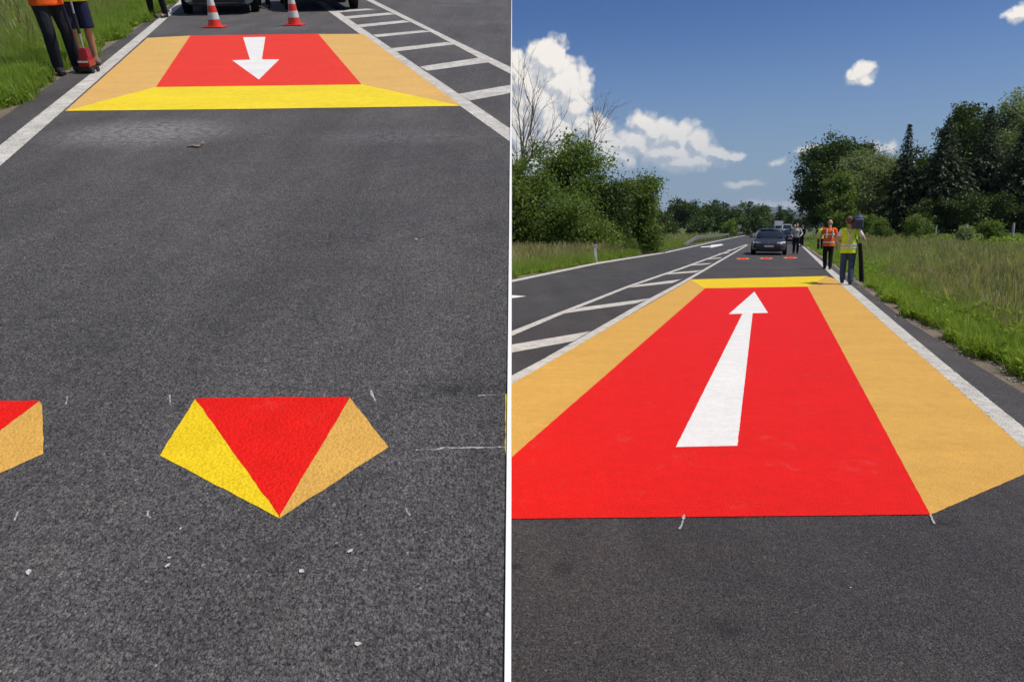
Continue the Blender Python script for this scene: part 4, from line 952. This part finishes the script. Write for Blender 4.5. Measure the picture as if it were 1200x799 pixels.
def car(name, label, mw, paint_m, W_=1.83, Ht=1.46, Ln=4.7, group=None, kind='car', lamp_z=.68, cat='car', emblem=True):
    t = thing(name, label, cat, mw, group)
    k = W_/1.83; hz = Ht/1.46; ly = Ln/4.7
    st = [(-2.35, .58, .30, .60), (-2.30, .72, .22, .69), (-2.12, .85, .18, .765), (-1.75, .905, .17, .83), (-1.2, .915, .17, .91), (-.85, .915, .17, .955), (0, .915, .17, .965), (1.4, .915, .18, .98), (1.95, .90, .22, .99), (2.22, .85, .28, .97), (2.34, .72, .36, .88)]
    rings = []
    for y, w2, zb, zt in st:
        w2 *= k; h_ = [(0, zb), (.75*w2, zb), (.96*w2, zb+.07), (w2, zb+(zt-zb)*.45), (.985*w2, zb+(zt-zb)*.72), (.90*w2, zt-.035), (.62*w2, zt), (0, zt+.02)]
        rings.append([(x, y*ly, z*hz) for x, z in h_] + [(-x, y*ly, z*hz) for x, z in h_[-2:0:-1]])
    body = link('body', loft('body', rings, True, 2), paint_m, t)
    def gring(z, y0, y1, w2, c=.16):
        w2 *= k; y0 *= ly; y1 *= ly
        p = [(-w2+c, y0), (0, y0-.04), (w2-c, y0), (w2-.03, y0+c*1.2), (w2, (y0+y1)/2), (w2-.03, y1-c*1.2), (w2-c, y1), (0, y1+.03), (-w2+c, y1), (-w2+.03, y1-c*1.2), (-w2, (y0+y1)/2), (-w2+.03, y0+c*1.2)]
        return [(x, y, z*hz) for x, y in p]
    link('windows', loft('windows', [gring(.90, -1.12, 2.05, .83), gring(1.0, -.96, 2.0, .81), gring(1.2, -.62, 1.86, .745), gring(1.385, -.28, 1.66, .655)], True, 1), CGLASS, t)
    link('roof', loft('roof', [gring(1.375, -.33, 1.69, .668), gring(1.42, -.20, 1.62, .63), gring(1.455, .0, 1.4, .50), gring(1.462, .3, 1.1, .25)], True, 1), paint_m, t)
    for s in (-1, 1):
        MB().tube([(s*.80*k, -1.02*ly, .96*hz), (s*.735*k, -.66*ly, 1.2*hz), (s*.635*k, -.28*ly, 1.39*hz)], .032, 6).build('pillar', paint_m, t, True)
        q = MB(); q.ball((s*(.99*k), -.72*ly, 1.02*hz), (.10, .055, .068), 12, 8); mr = q.build('mirror', paint_m, t, True)
        MB().box((s*.90*k, -.72*ly, .98*hz), (.12, .04, .03)).build('mirror_arm', BLK, mr)
        for y in (-1.40, 1.38):
            MB().lathe([(.372*hz, -.06), (.372*hz, .06)], 20, (s*.862*k, y*ly, .35*hz), 'X').build('wheel_arch', WELL, t, True)
            wh = MB().lathe([(.21, -.10), (.31, -.105), (.332, -.08), (.335, 0), (.332, .08), (.31, .105), (.21, .10)], 24, (0, 0, 0), 'X').build('wheel', TYRE, t, True)
            wh.location = (s*.835*k, y*ly, .335)
            rm = MB(); rm.lathe([(.215, -.02), (.215, .06), (.19, .075)], 20, (0, 0, 0), 'X')
            for i in range(5):
                a = i*2*math.pi/5; rm.box((.085*s, math.cos(a)*.11, math.sin(a)*.11), (.02, .05, .22), rot=(a+math.pi/2 if True else 0, 0, 0))
            rm.build('rim', RIM, wh, True)
        # headlamp: slanted almond across the front corner
        q = MB(); lz = lamp_z*hz
        q.add([(s*.40*k, -2.315*ly, lz-.03), (s*.66*k, -2.25*ly, lz-.055), (s*.83*k, -2.06*ly, lz+.0), (s*.84*k, -1.98*ly, lz+.06), (s*.64*k, -2.20*ly, lz+.05), (s*.42*k, -2.30*ly, lz+.02)] +
              [(s*.40*k, -2.20*ly, lz-.03), (s*.66*k, -2.12*ly, lz-.055), (s*.78*k, -1.96*ly, lz+.0), (s*.78*k, -1.90*ly, lz+.06), (s*.62*k, -2.08*ly, lz+.05), (s*.42*k, -2.18*ly, lz+.02)],
              [(0, 1, 4, 5), (1, 2, 3, 4), (6, 11, 10, 7), (7, 10, 9, 8), (0, 6, 7, 1), (1, 7, 8, 2), (2, 8, 9, 3), (3, 9, 10, 4), (4, 10, 11, 5), (5, 11, 6, 0)])
        q.build('headlight', LAMP, t, bevel=.006)
        MB().box((s*.60*k, -2.285*ly, .37*hz), (.20, .05, .07), rot=(0, 0, s*.25)).build('fog_light', LAMP if kind == 'car' else BLK, t, bevel=.01)
    g = MB().box((0, -2.335*ly, lamp_z*hz-.01), (.80*k, .06, .085)).build('grille', BLK, t, bevel=.01)
    for dz in (-.02, .02): MB().box((0, -2.37*ly, lamp_z*hz-.01+dz), (.78*k, .01, .010)).build('grille_bar', CHROME, g)
    if emblem:
        em = MB().lathe([(.050, -.010), (.055, 0), (.050, .010)], 20, (0, -2.372*ly, lamp_z*hz), 'Y').build('emblem', CHROME, t, True)
        MB().lathe([(.042, -.004), (.042, .004)], 20, (0, -2.384*ly, lamp_z*hz), 'Y').build('emblem_field', BLK, em)
        q = MB()                                              # a V over a W of thin bars
        for x0, z0, x1, z1 in ((-.018, .036, 0, .004), (.018, .036, 0, .004), (-.036, .016, -.016, -.034), (-.016, -.034, 0, -.004), (0, -.004, .016, -.034), (.016, -.034, .036, .016)):
            q.tube([(x0, -2.390*ly, lamp_z*hz+z0), (x1, -2.390*ly, lamp_z*hz+z1)], .004, 5)
        q.build('emblem_mark', CHROME, em)
    MB().box((0, -2.335*ly, .36*hz), (1.25*k, .06, .15)).build('lower_intake', BLK, t, bevel=.015)
    MB().box((0, -2.315*ly, .235*hz), (1.30*k, .08, .030)).build('splitter', BLK, t, bevel=.008)
    p = MB().box((0, -2.378*ly, .50*hz), (.52, .012, .115)).build('number_plate', PLATE, t, bevel=.003)
    for dz in (-.052, .052): MB().box((0, -2.386*ly, .50*hz+dz), (.515, .004, .006)).build('plate_edge', REDM, p)
    MB().box((-.238, -2.386*ly, .50*hz), (.038, .004, .094)).build('plate_strip', plain('plate_blue', (.02, .05, .30), .4), p)
    MB().box((0, -.98*ly, .955*hz), (1.3*k, .10, .03)).build('wiper_cowl', BLK, t)
    return t
DKPAINT = plain('paint_anthracite', (.020, .021, .023), .4, var=.05, coat=.35); SILV = plain('paint_silver_blue', (.30, .34, .40), .3, metal=.1, var=.05, coat=1.0); BKPAINT = plain('paint_black', (.008, .008, .009), .4, var=.05, coat=.3); WHPAINT = plain('paint_white', (.70, .70, .70), .3, var=.03, coat=.8)
car('parked_car', 'dark grey estate car facing the camera before the row of painted wedges', place(R(900.5, 298.6) + ROAD_R*1.4, ROAD_R), DKPAINT)
car('parked_car', 'black car standing behind the dark grey estate car', place(R(926, 285.5) + ROAD_R*2.2, ROAD_R), BKPAINT)
car('parked_van', 'white van far behind in the queue of vehicles', place(R(922, 277.5) + ROAD_R*2.2, ROAD_R), WHPAINT, W_=1.95, Ht=2.25, Ln=5.2, cat='van', emblem=False)
car('parked_car', 'silver blue car behind the left traffic cone', place(L(261, 14.5) + ROAD_L*1.35, ROAD_L, ML), SILV, W_=1.80, lamp_z=.64)
car('parked_car', 'black off-road car parked right of the right traffic cone', place(L(377, 10.5) + ROAD_L*1.35, ROAD_L, ML), BKPAINT, W_=1.92, Ht=1.75, kind='suv', emblem=False)
# white truck
tk = thing('box_truck', 'white box truck far down the road under the overpass', 'truck', place(R(912.0, 273.6), ROAD_R))
MB().box((0, 3.5, 2.35), (2.5, 6.0, 2.9)).build('cargo_box', WHPAINT, tk, bevel=.04)
MB().box((0, -.8, 1.5), (2.3, 1.8, 2.2), taper=.9).build('cab', WHPAINT, tk, bevel=.12)
MB().box((0, -1.68, 1.95), (1.9, .12, .75), rot=(.09, 0, 0)).build('windscreen', CGLASS, tk, bevel=.03)
MB().box((0, 2.5, .65), (1.0, 7.8, .3)).build('chassis', BLK, tk)
for s in (-1, 1):
    for y in (-.8, 4.6): MB().lathe([(.3, -.14), (.48, -.14), (.5, 0), (.48, .14), (.3, .14)], 16, (s*1.05, y, .5), 'X').build('wheel', TYRE, tk, True)
    MB().box((s*.85, -1.72, .85), (.35, .08, .18)).build('headlight', LAMP, tk, bevel=.02)
# ================================================================== SMALL THINGS
# traffic cones on the climbing road
CONE_R = plain('cone_red', (.72, .045, .025), .45, var=.1); CONE_W = plain('cone_reflective', (.62, .62, .60), .4, var=.12, scale=40)
for lab, px, py in (('red and white traffic cone before the silver blue car', 252.5, 32.5), ('red and white traffic cone before the black off-road car', 345.5, 30)):
    c = thing('traffic_cone', lab, 'traffic cone', at(px, py, Vector((0, 1, 0)), L, ML), 'traffic cones closing the lane')
    def rr(z): return .135 - .105*(z-.03)/.72
    for nm, a, b_, mt in (('lower_band', .03, .16, CONE_R), ('reflective_band', .16, .29, CONE_W), ('middle_band', .29, .42, CONE_R), ('reflective_band', .42, .55, CONE_W), ('tip', .55, .75, CONE_R)):
        MB().lathe([(rr(a), a), (rr(b_), b_)], 20).build(nm, mt, c, True)
    b = MB(); b.box((0, 0, .015), (.40, .40, .03)); b.build('base', CONE_R, c, bevel=.012)
# litter on the climbing road
tw = MB(); tw.tube([(-.06, 0, .008), (-.01, .01, .012), (.03, .0, .01), (.05, .03, .03)], [.008, .012, .010, .004], 6); tw.ball((.02, 0, .012), (.03, .018, .010)); tw.ball((.055, .04, .025), (.012, .02, .012))
tag(link('twig', tw.mesh('twig', True), plain('twig_brown', (.24, .19, .15), .9, var=.4), None, at(228, 173, Vector((0, 1, 0)), L, ML)), 'curled dry twig lying below the yellow painted edge', 'twig')
PETAL = plain('petal_white', (.48, .46, .43), .8, var=.3)
def fleck(px, py, plane, s, lab, a):
    s *= .8
    n = 9; poly = [((1+.35*math.sin(3*k+a))*s*math.cos(2*math.pi*k/n), (.7+.2*math.cos(2*k+a))*s*math.sin(2*math.pi*k/n)) for k in range(n)]
    m = MB(); c = len(poly); m.add([(x, y, .004 + .3*s*((k % 3)/3)) for k, (x, y) in enumerate(poly)] + [(0, 0, .003)] + [(x*.9, y*.9, .001) for x, y in poly], [(k, (k+1) % n, n) for k in range(n)] + [(k, n+1+k, n+1+(k+1) % n, (k+1) % n) for k in range(n)] + [tuple(range(2*n, n, -1))])
    tag(link('petal', m.mesh('petal'), PETAL, None, place(plane(px, py), Vector((math.sin(a), math.cos(a), 0)), ML if plane is L else I4)), lab, 'litter')
fleck(34, 671, L, .012, 'white petal at the lower left of the climbing road', 1.0)
fleck(197, 663, L, .008, 'white fleck below the left tip of the whole wedge', 2.0)
fleck(199, 654, L, .005, 'tiny reddish fleck just above another white fleck', 2.6)
fleck(354, 670, L, .010, 'white petal below the tip of the whole wedge', .5)
fleck(411, 646, L, .009, 'white petal lower right of the whole wedge', 2.2)
fleck(420, 755, L, .010, 'white petal nearest the bottom of the climbing road', 3.0)
fleck(488, 281, L, .012, 'small white fleck in the middle distance right of centre', 3.5)
fleck(212, 620, L, .005, 'tiny white fleck straight below the whole wedge left corner', 1.5)
fleck(997, 689, R, .006, 'white speck on the near level asphalt', .7)
# roadside marker post
mp = thing('marker_post', 'white roadside marker post with black top in the verge grass', 'post', place(R(698.5, 307.0), Vector((.15, 1, 0))) @ Matrix.Rotation(math.radians(-5), 4, 'Y'))
q = MB(); q.prism([(-.06, -.04), (.06, -.04), (.05, .05), (-.05, .05)], -.05, .78); q.build('post', WHPAINT, mp, bevel=.008)
q = MB(); q.prism([(-.063, -.043), (.063, -.043), (.053, .053), (-.053, .053)], .78, .98); q.build('black_cap', BLK, mp, bevel=.008)
MB().box((0, -.046, .68), (.05, .006, .12)).build('reflector', plain('reflector', (.5, .12, .05), .3), mp)
# guard rail beside the opposite lane
STEEL = plain('galvanised_steel', (.20, .20, .195), .6, metal=.3, var=.2, scale=4)
gr = thing('guard_rail', 'galvanised steel guard rail along the far side of the opposite lane', 'guard rail')
g0 = R(801, 288.4); g1 = R(893, 272.0); gd = (g1-g0); gl = gd.length; gd.normalize(); gs = Vector((-gd.y, gd.x, 0))
def wbeam(a, za, b_, zb, off):
    prof = [(-.02, -.155), (.04, -.12), (.04, -.05), (-.03, 0), (.04, .05), (.04, .12), (-.02, .155)]
    vs = []; 
    for P_, z in ((a, za), (b_, zb)):
        for x, dz in prof: vs.append(P_ - gs*(x+off) + Vector((0, 0, z+dz)))
        for x, dz in prof[::-1]: vs.append(P_ - gs*(x+off-.006) + Vector((0, 0, z+dz)))
    n = 14; m = MB(); m.add(vs, [(k, (k+1) % n, n+(k+1) % n, n+k) for k in range(n)] + [tuple(range(n)), tuple(range(2*n-1, n-1, -1))]); return m
wbeam(g0, .02, g0+gd*9, .58, .0).build('end_ramp', STEEL, gr)
x = 9.0
while x < gl-4:
    e = min(x+8, gl); wbeam(g0+gd*x, .58, g0+gd*e, .58, 0).build('beam', STEEL, gr); x = e
x = 5.0
while x < gl:
    p = g0 + gd*x + gs*.09; hh = .75 if x > 9 else .35
    m = MB(); m.box((p.x, p.y, hh/2-.05), (.06, .10, hh+.1), rot=(0, 0, math.atan2(gd.y, gd.x))); m.build('post', STEEL, gr); x += 4
# small sign seen from behind
sg = thing('road_sign', 'small road sign on a post beyond the guard rail', 'sign', place(R(866, 279), ROAD_R))
MB().tube([(0, 0, -.05), (0, 0, 2.0)], .05, 8).build('post', STEEL, sg, True)
MB().box((0, -.06, 1.75), (.62, .03, .55)).build('panel', plain('sign_panel', (.50, .50, .40), .5), sg, bevel=.01)
# overpass at the end of the road
ov = thing('overpass_bridge', 'grey concrete overpass crossing the road in the distance', 'bridge', place(Vector((R(915, 268.9).x*.0, 0, 0)) + ray(918, 268)*0 + Vector((ray(918, 268).x/ray(918, 268).y*330, 330, 0)), Vector((ROAD_R.x-.15, ROAD_R.y, 0))))
OVC = plain('overpass_concrete', (.30, .30, .28), .9, var=.15, scale=.5)
MB().box((0, 0, 6.6), (90, 9, 1.3)).build('deck', OVC, ov, bevel=.05)
for y in (-4.4, 4.4): MB().box((0, y, 7.7), (90, .25, .9)).build('parapet', OVC, ov)
for s in (-12, 12):
    for y in (-2.5, 2.5): MB().lathe([(.5, -.1), (.5, 5.95)], 12, (s, y, 0)).build('pier', OVC, ov, True)
for s in (-1, 1):
    q = MB(); q.add([(s*22, -5, 0), (s*42, -5, 0), (s*42, -5, 5.6), (s*34, -5, 5.6), (s*22, 5, 0), (s*42, 5, 0), (s*42, 5, 5.6), (s*34, 5, 5.6)], [(0, 1, 2, 3), (4, 7, 6, 5), (0, 4, 5, 1), (1, 5, 6, 2), (2, 6, 7, 3), (3, 7, 4, 0)]); q.build('abutment', G_FIELD, ov)
# wire fence across the meadow
WOOD = plain('weathered_wood', (.48, .45, .39), .9, var=.3, scale=6, bump=.6)
fn = thing('wire_fence', 'weathered wooden post and wire fence across the meadow', 'fence')
fp = [R(1240, 310), R(1184, 296.5), R(1131, 290.5), R(1095, 285.5), R(1053, 279), R(1017, 276)]
for i, p in enumerate(fp):
    hh = 1.80 if i < 4 else 1.65
    m = MB(); m.tube([(p.x, p.y, -.1), (p.x+.02, p.y, hh*.5), (p.x+random.gauss(0, .04), p.y, hh)], [.075, .068, .062], 8); m.build('post', WOOD, fn, True)
for z in (.45, .9, 1.35):
    for a, b_ in zip(fp, fp[1:]):
        m = MB(); mid = a.lerp(b_, .5); m.tube([(a.x, a.y, z), (mid.x, mid.y, z-.05), (b_.x, b_.y, z)], .006, 4, False); m.build('wire', STEEL, fn)
# hills far behind
HILL = plain('wooded_hill', (.035, .050, .030), .95, var=.3, scale=.004)
def hills():
    V = []; Fc = []; n = 90
    for j, (y, k) in enumerate(((6800, 0), (7400, .75), (8200, 1.0), (9000, .7))):
        for i in range(n):
            x = -5200 + i*(11500/n); h = (190 + 60*math.sin(i*.21+1) + 30*math.sin(i*.53) + 12*math.sin(i*1.3+2))*k
            V.append((x, y + 120*math.sin(i*.4), max(0, h)-.05))
    for j in range(3):
        for i in range(n-1): a = j*n+i; Fc.append((a, a+1, a+n+1, a+n))
    return npmesh('hills', V, Fc, True)
link('hills', hills(), HILL, kind='structure')

# the air between: pale haze round the whole place
hz = MB(); hz.box((0, 4600, 150), (13000, 9600, 310))
ho = link('haze', hz.mesh('haze'), None, kind='stuff', label='thin pale summer haze over the whole place', category='haze')
hm, ht, hout = new_mat('haze_air')
pv = ht.node('ShaderNodeVolumePrincipled', {'Color': (.70, .82, .95, 1), 'Density': HAZE, 'Anisotropy': .2})
ht.l.new(pv.outputs[0], hout.inputs['Volume']); ho.data.materials.append(hm)
